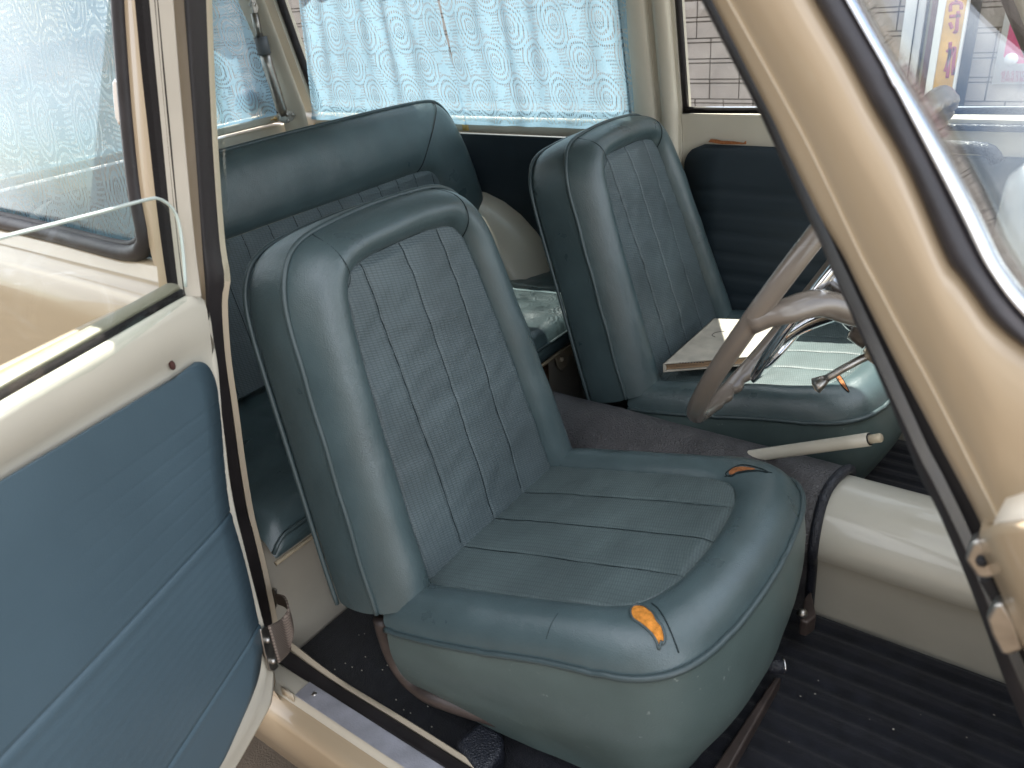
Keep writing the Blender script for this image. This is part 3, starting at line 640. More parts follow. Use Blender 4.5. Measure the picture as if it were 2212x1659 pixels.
for p in ((620, 248), (632, 248), (622, 261)): G().ball(P(p), 0.0055, 8).make('bracket_screw', M_STEEL, stt)
# wheel arch dome on the far side
rows = []
for i in range(17):
    a = math.pi * i / 16
    rows.append([Vector((-1.33 + (0.30) * math.cos(a) * (1 - 0.18 * t * t), 1.60 - 0.14 * t, 0.42 + 0.335 * math.sin(a) * (1 - 0.25 * t ** 3))) for t in [k / 10 for k in range(11)]])
sheet(rows, 'wheel_arch', M_CREAM, car, solid=-0.004)
# near side: quarter inner panel + B pillar inner so light stays out
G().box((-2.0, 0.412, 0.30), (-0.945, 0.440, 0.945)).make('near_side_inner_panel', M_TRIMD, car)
G().box((-2.02, 0.53, 1.385), (-0.75, 0.62, 1.41)).make('near_window_header', M_CREAM, car)
M_BRASS = mat('brass', (0.65, 0.45, 0.2), 0.3, 1.0)
for x, y, z in ((-1.985, 1.505, 0.935), (-1.90, 1.575, 0.905), (-0.80, 1.575, 0.922)):
    g = G(); g.ball((x + .01, y, z), 0.006, 8); g.tube([(x + .01, y + .002, z), (x + .01, y - 0.018, z)], 0.002, 6); g.make('curtain_wire_hook', M_BRASS, car)
G().box((-1.318, 1.571, 0.908), (-1.30, 1.575, 0.932)).make('yellowed_tape', mat('old_tape', (0.62, 0.42, 0.14), 0.5), car)

# --- near windscreen pillar (right foreground)
L0 = [(1515, -30), (1528, 0), (1660, 255), (1684, 309), (1758, 470), (1795, 553), (1822, 627), (1902, 808), (1949, 919), (1993, 1030), (2033, 1106), (2104, 1274), (2178, 1476), (2230, 1600)]
L1 = [(1523, -30), (1538, 0), (1668, 255), (1696, 315), (1769, 462), (1822, 553), (1858, 627), (1935, 780), (1993, 889), (2046, 990), (2107, 1106), (2150, 1205), (2200, 1320), (2280, 1490)]
L2 = [(1560, -30), (1575, 0), (1724, 269), (1790, 402), (1862, 553), (1898, 620), (1940, 700), (2007, 822), (2060, 925), (2110, 1025), (2151, 1106), (2190, 1190), (2240, 1300), (2300, 1440)]
L3 = [(1741, -40), (1761, 0), (1828, 118), (1889, 235), (1960, 360), (2043, 553), (2075, 597), (2107, 640), (2135, 680), (2168, 714), (2212, 748), (2270, 790), (2340, 850), (2420, 930)]
L4 = [(1803, -40), (1825, 0), (1870, 78), (1916, 158), (1975, 275), (2040, 403), (2078, 480), (2114, 553), (2140, 595), (2170, 638), (2212, 687), (2270, 740), (2340, 800), (2420, 870)]
L5 = [(1835, -40), (1856, 0), (1897, 74), (1939, 148), (2010, 270), (2074, 386), (2115, 465), (2156, 553), (2183, 595), (2212, 632), (2270, 690), (2320, 735), (2370, 780), (2440, 840)]
NA = 90
def ap(px, y): return spline([near(p, y) for p in up(px)], NA)
p0, p1, p2 = ap(L0, 0.482), ap(L1, 0.462), ap(L2, 0.446)
p3, p4, p5 = ap(L3, 0.424), ap(L4, 0.424), ap(L5, 0.430)
wp = empty('windscreen_pillar', (-0.1, 0.44, 1.0)); wp.parent = car
mids = []
for t, d in ((0.12, 0.004), (0.35, 0.0095), (0.6, 0.013), (0.8, 0.0125), (0.92, 0.007)):
    mids.append([a.lerp(b, t) + Vector((0.0, -d, 0)) for a, b in zip(p2, p3)])
sheet([[p + Vector((-0.004, 0.03, 0)) for p in p1], p1, [a.lerp(b, .45) + Vector((0, -.002, 0)) for a, b in zip(p1, p2)], [a.lerp(b, .92) + Vector((0, -.001, 0)) for a, b in zip(p1, p2)]], 'pillar_flange', M_TAN, wp)
sheet([[a.lerp(b, .925) + Vector((0, -.0005, 0)) for a, b in zip(p1, p2)], [a.lerp(b, .97) + Vector((0, -.0022, 0)) for a, b in zip(p1, p2)], [p + Vector((0, -.0022, 0)) for p in p2], [a.lerp(b, .012) for a, b in zip(p2, p3)]], 'pillar_highlight', mat('painted_pillar_highlight', (0.72, 0.62, 0.46), 0.35, coat=.3), wp)  # thin bright highlight along the pillar, painted as a paler strip
sheet([p2] + mids + [p3, [p + Vector((0.01, 0.02, 0)) for p in p3]], 'pillar_skin', M_TAN, wp)
rr = [[a.lerp(b, t) + Vector((0.0, -0.008 * math.sin(math.pi * t) ** 0.7, 0)) for a, b in zip(p3, p4)] for t in [k / 8 for k in range(9)]]
sheet([[p + Vector((0, .012, 0)) for p in p3]] + rr + [[p + Vector((0, .012, 0)) for p in p4]], 'screen_rubber', M_RUB, wp)
rr = [[a.lerp(b, t) + Vector((0.0, -0.005 * math.sin(math.pi * t) ** 0.7, 0)) for a, b in zip(p4, p5)] for t in [0.06 + .94 * k / 8 for k in range(9)]]
sheet([[p + Vector((0, .010, 0)) for p in rr[0]]] + rr + [[p + Vector((0, .010, 0)) for p in rr[-1]]], 'chrome_trim', M_CHROME, wp)
j0 = near((1937, 150), .424); 
ji = min(range(NA), key=lambda i: (rr[0][i] - j0).length)
rr2 = [[p + Vector((0, -.0012, 0)) for p in r[ji:ji + 3]] for r in rr]
sheet(rr2, 'trim_joint_clip', M_CHROME, wp)
# seal on the front edge of the door opening
g = G(); rr = [[a.lerp(b, t) + Vector((-0.002, -0.008 * math.sin(math.pi * t), 0)) for a, b in zip(p0, p1)] for t in [k / 8 * .5 for k in range(9)]]
sheet([[p + Vector((0.004, .03, 0)) for p in p0]] + rr, 'door_opening_seal', M_RUBB, wp)
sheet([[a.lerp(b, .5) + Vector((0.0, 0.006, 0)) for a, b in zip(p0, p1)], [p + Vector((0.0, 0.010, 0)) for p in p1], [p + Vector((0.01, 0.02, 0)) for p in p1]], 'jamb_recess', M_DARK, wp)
# inner face of the pillar, dark from outside light
# lower front body: cowl side / fender beside the pillar foot
F0 = [near(p, 0.440) for p in [(2141, 1150), (2150, 1195), (2200, 1310), (2280, 1500)]]
F1 = [near(p, 0.415) for p in [(2160, 1128), (2185, 1180), (2240, 1300), (2330, 1480)]]
F2 = [near(p, 0.40) for p in [(2212, 1122), (2260, 1180), (2320, 1300), (2420, 1460)]]
F3 = [near(p, 0.395) for p in [(2300, 1118), (2340, 1180), (2400, 1290), (2500, 1450)]]
FF = [spline(f, 20) for f in (F0, F1, F2, F3)]
tp = [[f[0] + Vector((0.005, 0.030, 0.004)) for f in FF], [f[0] + Vector((0, 0.006, 0.002)) for f in FF]]
sheet([[p + Vector((0, .03, 0)) for p in FF[0]]] + FF, 'cowl_side', M_TAN, car, solid=-0.006)
G().loft([[f[0] + Vector((0.0, 0.03, 0.0)) for f in FF], [f[0] + Vector((0, 0.012, 0.004)) for f in FF], [f[0] + Vector((0, 0.0, 0.001)) for f in FF], [f[1] for f in FF]]).make('cowl_edge_highlight', mat('painted_cowl_highlight', (0.74, 0.66, 0.54), 0.3, coat=.4), car)  # white highlight on the cowl's top edge, put into a paler colour
# striker plates on the pillar
def plate(px, name, y):
    q = [near(p, y) for p in px]; g = G().prism(q, (0.0, -0.012, 0.0)); return g.make(name, M_STEEL, wp, bevel=0.0025)
plate([(2090, 1185), (2102, 1152), (2120, 1142), (2139, 1165), (2160, 1222), (2128, 1228), (2112, 1218)], 'striker_plate', 0.452)
G().ball(near((2121, 1213), 0.439), 0.0035, 8).make('striker_hole', M_DARK, wp)
plate([(2136, 1312), (2150, 1284), (2172, 1278), (2200, 1320), (2216, 1378), (2188, 1390), (2168, 1388), (2146, 1345)], 'striker_plate', 0.452)
plate([(2118, 1230), (2150, 1222), (2175, 1276), (2150, 1284)], 'striker_gap', 0.462).data.materials[0] = M_DARK

# --- windscreen, dash
near_edge = spline([p5[i] for i in range(0, NA, 6)], 36)
rows = []
for k in range(61):
    t = k / 60
    rows.append([Vector((q.x + 0.10 * (1 - (2 * t - 1) ** 2), q.y + t * (2 * YC - 2 * q.y), q.z + 0.0)) for q in near_edge])
sheet(rows, 'windscreen', M_SCREEN, car, solid=0.004)
rows = []
for k in range(13):
    t = k / 12; b = 0.10 * (1 - (2 * t - 1) ** 2)
    y = 0.47 + t * 1.13
    rows.append([Vector((0.06 + b, y, 0.872)), Vector((-0.06 + b * .6, y, 0.880)), Vector((-0.085 + b * .6, y, 0.872)), Vector((-0.09 + b * .6, y, 0.845)), Vector((-0.07 + b * .6, y, 0.835)), Vector((0.0 + b * .5, y, 0.79)), Vector((0.06, y, 0.70))])
if 0: sheet(rows, 'dashboard', M_CREAM, car, solid=0.004)
G().box((0.10, 0.46, 0.70), (0.30, 1.61, 0.845)).make('dashboard', M_CREAM, car, bevel=0.02)
rows = []
for k in range(13):
    t = k / 12; y = 0.46 + 1.15 * t; b = 0.12 * (1 - (2 * t - 1) ** 2)
    rows.append([Vector((0.30, y, 0.84)), Vector((0.12 + b, y, 0.86)), Vector((0.16 + b, y, 0.835)), Vector((0.50, y, 0.78)), Vector((0.75, y, 0.60)), Vector((0.85, y, 0.3))])
sheet(rows, 'bonnet', M_TAN, car, solid=0.004)

# --- steering wheel
WC = Vector((-0.279, 1.05, 0.852)); WR = 0.258; PHI, PSI = 0.487, 0.032
wnrm = Vector((-math.cos(PHI) * math.cos(PSI), math.cos(PHI) * math.sin(PSI), math.sin(PHI)))
wa = wnrm.cross(Vector((0, 1, 0))).normalized(); wb = wnrm.cross(wa)
def wpt(th, r, w=0.0): return WC + (wa * math.cos(th) + wb * math.sin(th)) * r + wnrm * w
sw = empty('steering_wheel', WC); sw.parent = car
N_ = 180; rows = []
for i in range(N_):
    th = 2 * math.pi * i / N_; seg = 16; r = []
    notch = 0.5 + 0.5 * math.cos(th * 44); fh = min(1, max(0, ((wa * math.cos(th) + wb * math.sin(th)).y + 0.25) * 3))
    for k in range(seg):
        a = 2 * math.pi * k / seg
        rad, ax = 0.0105 * math.cos(a), 0.0122 * math.sin(a)
        if ax < -0.004: ax -= fh * 0.0060 * notch ** 0.6 * min(1, (-ax - 0.004) / 0.006)
        r.append(wpt(th, WR + rad, ax))
    rows.append(r)
rows.append(rows[0])
G().loft(rows, True).make('rim', M_WHEEL, sw)
hubc = WC - wnrm * 0.105
def spoke(th):
    u = wpt(th, 1, 0) - WC
    tang = wnrm.cross(u)
    pts = spline([WC + u * (WR - 0.004) - wnrm * 0.002, WC + u * (WR - 0.04) - wnrm * 0.012, WC + u * (WR - 0.085) - wnrm * 0.030, WC + u * (WR * .5) - wnrm * 0.060, WC + u * 0.05 - wnrm * 0.080], 24)
    return G().tube(pts, lambda t: (0.014 + 0.006 * t, 0.017 + 0.012 * t), 14, flat=wnrm)
best = min(range(360), key=lambda d: (lambda q: (q[0] - 1628) ** 2 + (q[1] - 712) ** 2)((lambda v: (CXP + FPX * (RX.x * v.x + RY.x * v.y + RZ.x * v.z) / -(RX.z * v.x + RY.z * v.y + RZ.z * v.z), CYP - FPX * (RX.y * v.x + RY.y * v.y + RZ.y * v.z) / -(RX.z * v.x + RY.z * v.y + RZ.z * v.z)))(wpt(math.radians(d), WR) - CAM)) + (1e6 if (wpt(math.radians(d), WR) - CAM).y > 1.05 else 0))
TH0 = math.radians(best)
def wplane(p): return onp(p, WC, wnrm)
r0 = wpt(TH0, WR)
q1 = ony((1700, 672), r0.y + .02); q2 = ony((1770, 655), r0.y + .07); q3 = ony((1850, 675), r0.y + .13)
G().tube(spline([r0, r0.lerp(q1, .5) + Vector((0, 0, .003)), q1, q2, q3, hubc], 30), lambda t: (0.013 + 0.008 * t, 0.015 + 0.014 * min(1, t * 1.6)), 14, flat=(0, 0, 1)).make('spoke', M_WHEEL, sw)
spoke(TH0 + math.pi).make('spoke', M_WHEEL, sw)
G().tube([hubc - wnrm * 0.012, hubc + wnrm * 0.012, hubc + wnrm * 0.016], lambda t: 0.05 if t < .9 else 0.04, 24).make('hub', M_WHEEL, sw)
hr = []
for i in range(121):
    th = 2 * math.pi * i / 120
    hr.append([wpt(th, 0.160 + d, -0.030 + e) for d, e in ((-0.012, 0), (-0.006, .005), (0.004, .007), (0.012, .003), (0.013, -.003), (0.0, -.006), (-0.010, -.004))])
G().loft(hr, True).make('horn_ring', M_CHROME, sw)
for dth in (0.35, -0.35, 2.8, -2.8):
    a = wpt(TH0 + dth, 0.16, -0.03); b = wpt(TH0 + dth, 0.04, -0.066)
    G().tube(spline([a, a.lerp(b, .5) + wnrm * .006, b], 12), (0.006, 0.016), 10, flat=wnrm).make('horn_ring_arm', M_CHROME, sw)
G().ball(hubc + wnrm * 0.018, 0.04, 16, (1, 1, 1)).make('horn_button', M_CHROME, sw)
# column, stalk
colm = empty('steering_column', hubc); colm.parent = car
G().tube([hubc - wnrm * 0.014, hubc - wnrm * 0.02, hubc - wnrm * 0.13, hubc - wnrm * 0.135, hubc - wnrm * 0.50], lambda t: (0.052, 0.058, 0.060, 0.045, 0.04)[min(4, int(t * 4 + .01))], 24).make('column_shroud', M_TAN, colm)
s1, s2 = ony((1888, 765), 1.02), ony((1830, 792), 0.995)
s3, s4 = ony((1785, 818), 0.98), ony((1762, 833), 0.975)
G().tube(spline([s1 + Vector((0.06, .03, .02)), s1, s2, s3], 20), lambda t: 0.0055, 10).make('indicator_stalk', M_STEEL, colm)
G().tube([s3, s3.lerp(s4, .5), s4], lambda t: (0.0055 + .004 * t, 0.007 + 0.010 * t), 10, flat=(0, 0, 1)).make('stalk_tip', M_STEEL, colm)
G().tube([s4, s4 + (s4 - s3) * 0.12], (0.006, 0.013), 10, flat=(0, 0, 1)).make('stalk_end_cap', M_IVORY, colm)

# --- handbrake
hb = empty('handbrake', (-0.3, 1.05, 0.5)); hb.parent = car
h0, h1 = ony((1490, 1004), 1.06), ony((1878, 949), 1.03)
hpts = [h0.lerp(h1, t) for t in (0, .15, .3, .34, .6, .9, 1.0)]
G().tube(hpts, lambda t: (0.0100 if t > .45 else 0.0085 + .012 * max(0, .4 - abs(t - .3))), 16).make('lever', M_CREAM, hb)
dv = (h1 - h0).normalized()
G().tube([h1, h1 + dv * 0.001], 0.0092, 16).make('lever_mouth', M_DARK, hb)
G().tube([h1 - dv * .004, h1 + dv * 0.016, h1 + dv * .018], lambda t: .0068 if t < .9 else .0055, 14).make('release_button', M_IVORY, hb)
g0 = ony((1545, 1000), 1.045); 
G().prism([ony(p, 1.062) for p in [(1540, 990), (1680, 968), (1660, 990), (1620, 1010), (1560, 1020)]], (0, -0.022, 0)).make('lever_base', M_CREAM, hb, bevel=0.006)

# --- open passenger door (hinged at the rear, swung well back)
dr = empty('passenger_door', (-0.83, 0.44, 0.7)); dr.parent = car
dr['label'] = 'open passenger door with blue trim panel and half lowered window'
DA = math.radians(70); DT = 0.0
DD = Vector((math.cos(DA), -math.sin(DA), 0)); DN0 = Vector((math.sin(DA), math.cos(DA), 0))
DN = (DN0 * math.cos(DT) + Vector((0, 0, 1)) * math.sin(DT)).normalized(); DV = DD.cross(DN).normalized()
if DV.z < 0: DV = -DV
DH = ony((500, 1000), 0.41)
def od(p, off=0.0): return onp(p, DH + DN * off, DN)
def odl(px, off, n=40): return spline([od(p, off) for p in px], n)
# inner steel: window ledge rolled over to the recess round the trim
W0 = odl([(-700, 1268), (-300, 1040), (0, 863), (150, 778), (300, 693), (403, 636), (428, 636)], -0.004)
W1 = odl([(-700, 1300), (-300, 1062), (0, 880), (150, 794), (300, 708), (412, 642), (440, 648)], 0.010)
W2 = odl([(-700, 1330), (-300, 1092), (0, 912), (150, 822), (300, 735), (410, 668), (447, 668)], 0.014)
W3 = odl([(-700, 1440), (-300, 1186), (0, 998), (150, 906), (280, 826), (380, 768), (455, 730)], 0.008)
W4 = odl([(-700, 1448), (-300, 1194), (0, 1006), (150, 914), (285, 833), (385, 776), (458, 760)], 0.001)
W5 = odl([(-700, 1500), (-300, 1230), (0, 1036), (150, 945), (285, 866), (390, 804), (460, 800)], 0.000)
sheet([[p - DN * .02 for p in W0], W0, W1, W2, W3, W4, W5, [p - DV * 0.02 + DD * 0.012 for p in W5]], 'window_ledge', M_CREAM, dr)
# shut-face edge down the hinge side
E0 = [(458, 790), (468, 850), (472, 920), (480, 1000), (491, 1090), (507, 1160), (526, 1240), (547, 1312), (562, 1370), (564, 1415), (552, 1475), (506, 1580), (455, 1670), (380, 1790)]
E1 = [(444, 648), (451, 700), (460, 790), (474, 895), (486, 1000), (503, 1098), (519, 1160), (539, 1242), (559, 1322), (578, 1395), (591, 1450), (588, 1512), (570, 1552), (508, 1662), (430, 1790)]
T0 = odl(E0, 0.0, 70); T1 = odl(E1, -0.004, 70)
Tm = [a.lerp(b, .35) + DN * 0.006 for a, b in zip(T0, T1)]; Tn = [a.lerp(b, .6) - DN * .001 for a, b in zip(T0, T1)]; To = [a.lerp(b, .8) + DN * .004 for a, b in zip(T0, T1)]
sheet([[p - DN * .002 for p in T0], Tm, Tn, To, T1, [p - DN * .02 + DD * -.004 for p in T1], [p - DN * .045 for p in T1]], 'shut_face', M_CREAM, dr)
back = odl([(-700, 1200), (0, 800), (428, 620), (470, 800), (505, 1090), (566, 1350), (592, 1450), (588, 1512), (508, 1662), (300, 2000), (-700, 2400)], -0.05, 60)
G().prism(back, -DN * 0.01).make('door_skin', M_TAN, dr)
# trim panel with pressed lines: outline filled with a grid, grooves follow the horizontal lines
TOPL = [(-700, 1478), (-300, 1216), (0, 1035), (205, 912), (380, 808), (410, 790)]
ROW = 300
ZL1, ZL2 = od((490, 1105)).z, od((548, 1350)).z
edge_r = spline([od(p, 0.004) for p in [(412, 789), (432, 784), (448, 797), (461, 828), (467, 870), (473, 930), (479, 1000), (490, 1090), (506, 1165), (525, 1245), (546, 1322), (562, 1370), (561, 1410), (550, 1472), (504, 1577), (450, 1662), (375, 1790)]], ROW)
zt = DH
def inplane(p): return ((p - DH).dot(DD), (p - DH).dot(DV))
v = []; f = []; uv = []
NC = 26
for r, p in enumerate(edge_r):
    s, h = inplane(p)
    for c in range(NC):
        t = (c / (NC - 1)) ** 1.0
        ss = s + t * (0.85)
        bend = 0.0
        lo = 0.045 * 0
        gz = 0
        hh = h + t * 0.85 * interp([(0.40, -0.16), (0.47, -0.128), (0.665, -0.015), (0.87, 0.083), (1.0, .09)], (DH + DV * h).z)
        q = DH + DD * ss + DV * hh
        zz = (DH + DV * h).z
        off = 0.004 + 0.010 * math.sqrt(min(1, t / 0.02)) * 0.4
        for zl, a, wd in ((ZL1 + .002, -0.0022, 0.0018), (ZL2 + .002, -0.0020, 0.0018), (ZL1 - .004, 0.0008, 0.004), (ZL2 - .004, 0.0007, 0.004)):
            off += a * math.exp(-((zz - zl - 0.01 * 0) / wd) ** 2)
        if ZL2 < zz < ZL1: off += 0.004 * math.sin(math.pi * (zz - ZL2) / (ZL1 - ZL2)) + 0.00010 * math.sin(zz * 2 * math.pi / 0.012)
        elif ZL1 <= zz < ZL1 + .14: off += -0.0005 * max(0, min(1, (.4 - t) / .4)) * max(0, 1 - abs(((zz - ZL1) / 0.021) % 1 - .5) * 7) 
        off += 0.003 * noise.noise(Vector((ss * 5, zz * 6, 2)))
        v.append(q + DN * off); uv.append((ss, zz))
for r in range(ROW - 1):
    for c in range(NC - 1): f.append((r * NC + c, r * NC + c + 1, (r + 1) * NC + c + 1, (r + 1) * NC + c))
mesh('trim_panel', v, f, M_TRIM, dr, uv=uv, solid=-0.004)
g = G(); g.ball(od((372, 789), 0.004), 0.0035, 8, (1, 1, 1.6)); g.make('trim_clip_hole', mat('rusty_hole', (0.06, 0.02, 0.015), 0.8), dr)
# glass slot seal, glass, channel, frame
S0 = odl([(-700, 1252), (-300, 1022), (0, 846), (150, 763), (300, 678), (398, 622)], -0.006)
S1 = odl([(-700, 1285), (-300, 1050), (0, 870), (150, 786), (300, 700), (403, 641)], -0.003)
sheet([[p - DN * .02 for p in S0], S0, [a.lerp(b, .5) + DN * .004 for a, b in zip(S0, S1)], S1, [p - DN * .02 for p in S1]], 'window_slot_seal', M_FELT, dr)
S2 = odl([(-700, 1240), (-300, 1008), (0, 832), (150, 749), (300, 665), (394, 612)], -0.010)
sheet([[p - DN * .02 for p in S2], S2, [p - DN*.002 for p in S0], [p - DN * .02 for p in S0]], 'slot_trim', mat('pale_slot_trim', (0.22, 0.205, 0.15), 0.4), dr)
gl = [od(p, 0.016) for p in [(-700, 690), (-300, 588), (0, 514), (200, 463), (322, 430), (345, 430), (365, 442), (380, 462), (390, 500), (398, 560), (404, 650), (200, 800), (0, 900), (-700, 1290)]]
G().prism(gl, -DN * 0.0045).make('window_glass', M_GLASS, dr, smooth=False)
gt = spline([od(p, 0.0145) for p in [(-700, 690), (-300, 588), (0, 514), (200, 463), (322, 430), (345, 430), (365, 442), (380, 462), (390, 500), (397, 560), (401, 620)]], 60)
G().tube(gt, 0.0017, 6).make('glass_edge', mat('ground_glass_edge', (0.55, 0.62, 0.58), 0.3, coat=.5), dr)
C0 = [(318, -30), (334, 150), (350, 300), (366, 450), (380, 560), (392, 640)]
C1 = [(342, -30), (358, 150), (372, 300), (386, 450), (398, 560), (408, 645)]
C2 = [(370, -30), (384, 150), (397, 300), (411, 450), (423, 560), (434, 640)]
NF = lambda px, y: spline([near(p, y) for p in up(px, 320)], 40)
k0, k1, k2 = NF(C0, .425), NF(C1, .418), NF(C2, .422)
sheet([[p - DN * .015 for p in k0], k0, [a.lerp(b, .5) - DN * .012 for a, b in zip(k0, k1)], k1], 'window_channel', M_FELT, dr, solid=-.002)
sheet([[p - DN * .012 for p in k1], k1, [a.lerp(b, .4) + DN * .005 for a, b in zip(k1, k2)], [a.lerp(b, .8) + DN * .004 for a, b in zip(k1, k2)], k2, [p - DN * .02 for p in k2]], 'window_frame', M_CREAM2, dr)
# check strap between pillar and door
cs = empty('check_strap', (-0.85, 0.42, 0.42)); cs.parent = car
bp_ = [od(p, 0.010) for p in [(563, 1360), (572, 1352), (578, 1356), (590, 1395), (603, 1440), (592, 1452), (583, 1448), (572, 1410)]]
G().prism(bp_, -DN * 0.005).make('strap_plate', M_STEEL, cs, bevel=0.0015)
G().ball(od((578, 1383), 0.012), 0.0045, 8).make('strap_rivet', M_STEEL, cs); G().ball(od((590, 1428), 0.012), 0.0045, 8).make('strap_rivet', M_STEEL, cs)
sA = [od((578, 1352), .008), ony((605, 1338), 0.425), ony((620, 1318), 0.44), ony((612, 1290), 0.462), ony((592, 1284), 0.478)]
sB = [od((600, 1432), .008), ony((622, 1408), 0.425), ony((632, 1375), 0.437), ony((622, 1320), 0.455), ony((600, 1306), 0.475)]
sA, sB = spline(sA, 30), spline(sB, 30)
def web_mat():
    m = mat('woven_webbing', (0.27, 0.215, 0.18), 0.85, spec=.2); t = m.node_tree; N = t.nodes.new; L = t.links.new; b = t.nodes['Principled BSDF']
    uvn = N('ShaderNodeUVMap'); ck = N('ShaderNodeTexChecker'); ck.inputs['Scale'].default_value = 40; ck.inputs['Color1'].default_value = (.30, .24, .20, 1); ck.inputs['Color2'].default_value = (.15, .115, .095, 1)
    L(uvn.outputs[0], ck.inputs['Vector']); L(ck.outputs['Color'], b.inputs['Base Color']); bp = N('ShaderNodeBump'); bp.inputs['Strength'].default_value = .7; bp.inputs['Distance'].default_value = .002; L(ck.outputs['Fac'], bp.inputs['Height']); L(bp.outputs[0], b.inputs['Normal']); return m
vv = []; uu = []; ff = []
for i in range(30):
    for j in range(9): vv.append(sA[i].lerp(sB[i], j / 8)); uu.append((i / 29 * 1.0, j / 8 * .6))
for i in range(29):
    for j in range(8): ff.append((i * 9 + j, i * 9 + j + 1, (i + 1) * 9 + j + 1, (i + 1) * 9 + j))
mesh('strap_webbing', vv, ff, web_mat(), cs, uv=uu, solid=0.003)
G().prism([ony(p, .48) for p in [(588, 1280), (592, 1268), (598, 1272), (602, 1300), (598, 1312)]], (0, -.004, 0)).make('strap_anchor', M_STEEL, cs, bevel=.001)

# ------------------------------------------------------------------ seats
def rounded(tab, n=24):
    """half outline table (half width, height) -> smooth closed outline, counter clockwise from bottom left"""
    half = spline([Vector((a, b, 0)) for a, b in tab], n)
    return [Vector((-p.x, p.y, 0)) for p in half] + [p for p in reversed(half)]
BO = [(0.230, -0.005), (0.2245, 0.06), (0.2125, 0.17), (0.204, 0.25), (0.1955, 0.33), (0.188, 0.390), (0.177, 0.434), (0.153, 0.467), (0.118, 0.482), (0.06, 0.488), (0.0, 0.490)]
BI = [(0.153, 0.0), (0.148, 0.09), (0.142, 0.17), (0.134, 0.27), (0.126, 0.335), (0.121, 0.380), (0.114, 0.409), (0.098, 0.427), (0.064, 0.433), (0.03, 0.435), (0.0, 0.435)]
CO = [(0.228, -0.03), (0.229, 0.06), (0.224, 0.15), (0.218, 0.22), (0.217, 0.29), (0.213, 0.335), (0.198, 0.368), (0.170, 0.391), (0.122, 0.407), (0.06, 0.415), (0.0, 0.418)]
CI = [(0.160, -0.02), (0.158, 0.08), (0.153, 0.17), (0.149, 0.24), (0.144, 0.285), (0.130, 0.315), (0.100, 0.333), (0.06, 0.342), (0.02, 0.345), (0.0, 0.345)]
def frame(o, X, Y, Z):
    return lambda u, v, w: o + X * u + Y * v + Z * w
def pad(root, name, F, O, I, n, depth, seed, prof, mat_, crown=0.0, drop=0.0, back=True, dims=0.0):
    """bolster ring from the insert seam I to the piping O, then the gusset"""
    rnd = Vector((seed * 3.1, seed * 1.7, 0)); g = G(); rows = []
    def wr(p, t, s=1.0):
        return s * (0.0030 * noise.noise(Vector((p.x * 14, p.y * 14, seed))) + 0.0016 * noise.noise(Vector((p.x * 38, p.y * 38, seed + 5))) + 0.0022 * max(0, noise.noise(Vector((p.x * 30, p.y * 30, seed + 8))) - .1) * math.sin(260 * (p.x * .6 + p.y * .8)))
    for t, h in prof:
        rows.append([F(*(a.lerp(b, t).xy), h + wr(a.lerp(b, t), t, min(1, 4 * t * (1.05 - t) + .1))) for a, b in zip(I, O)])
    return rows
def pathsum(ps): 
    s = [0]
    for a, b in zip(ps, ps[1:]): s.append(s[-1] + (b - a).length)
    return s
def insert(root, name, F, I_tab, hmax, crown, pleats, mat_, seed, swap=False, wrinkle=1.0, hmin=0.0, bow=0.0):
    NU, NV = 140, 120; v = []; uv = []; f = []
    tab = [(p.y, p.x) for p in spline([Vector((a, b, 0)) for a, b in I_tab], 60)]
    tab.sort()
    for j in range(NV):
        h = hmin + (hmax - hmin) * (1 - (1 - j / (NV - 1)) ** 1.35)
        hw = interp(tab, h) + 0.004
        for i in range(NU):
            xi = -1 + 2 * i / (NU - 1); u = hw * xi
            w_ = crown * (1 - xi * xi) * (1 - abs(2 * j / (NV - 1) - 1) ** 3)
            xn = u / 0.150
            for s in pleats:
                d = abs(xn - s); w_ -= 0.0018 * math.exp(-(d / 0.012) ** 2)
            k = sorted(pleats); seg = [-1.05] + list(k) + [1.05]
            for a, b in zip(seg, seg[1:]):
                if a <= xn < b: w_ += 0.0014 * math.sin(math.pi * (xn - a) / (b - a)) ** 0.5
            w_ += wrinkle * (0.0030 * noise.noise(Vector((u * 9 + seed, h * 17, seed))) + 0.0016 * noise.noise(Vector((u * 20 + h * 16, h * 42 - u * 18, seed + 2))))
            e = min(1, (1 - abs(xi)) / 0.05, (hmax - h) / 0.012 if hmax - h < 0.012 else 1)
            w_ = w_ * e - 0.003 * (1 - e)
            v.append(F(u, h, w_)); uv.append((u + 0.5, h + 0.5))
    for j in range(NV - 1):
        for i in range(NU - 1): f.append((j * NU + i, j * NU + i + 1, (j + 1) * NU + i + 1, (j + 1) * NU + i))
    for sx in pleats:
        q = []
        for j in range(2, NV - 1):
            h = hmin + (hmax - hmin) * (1 - (1 - j / (NV - 1)) ** 1.35); hw = interp(tab, h) + .004
            i = (sx * .150 / hw + 1) / 2 * (NU - 1)
            if 2 < i < NU - 3: k = int(i); q.append(v[j * NU + k].lerp(v[j * NU + k + 1], i - k))
        if len(q) > 8: G().tube(spline(q, 70), 0.0008, 5).make(name.replace('insert', 'stitch_line'), M_SEAM, root)
    return mesh(name, v, f, mat_, root, uv=uv)

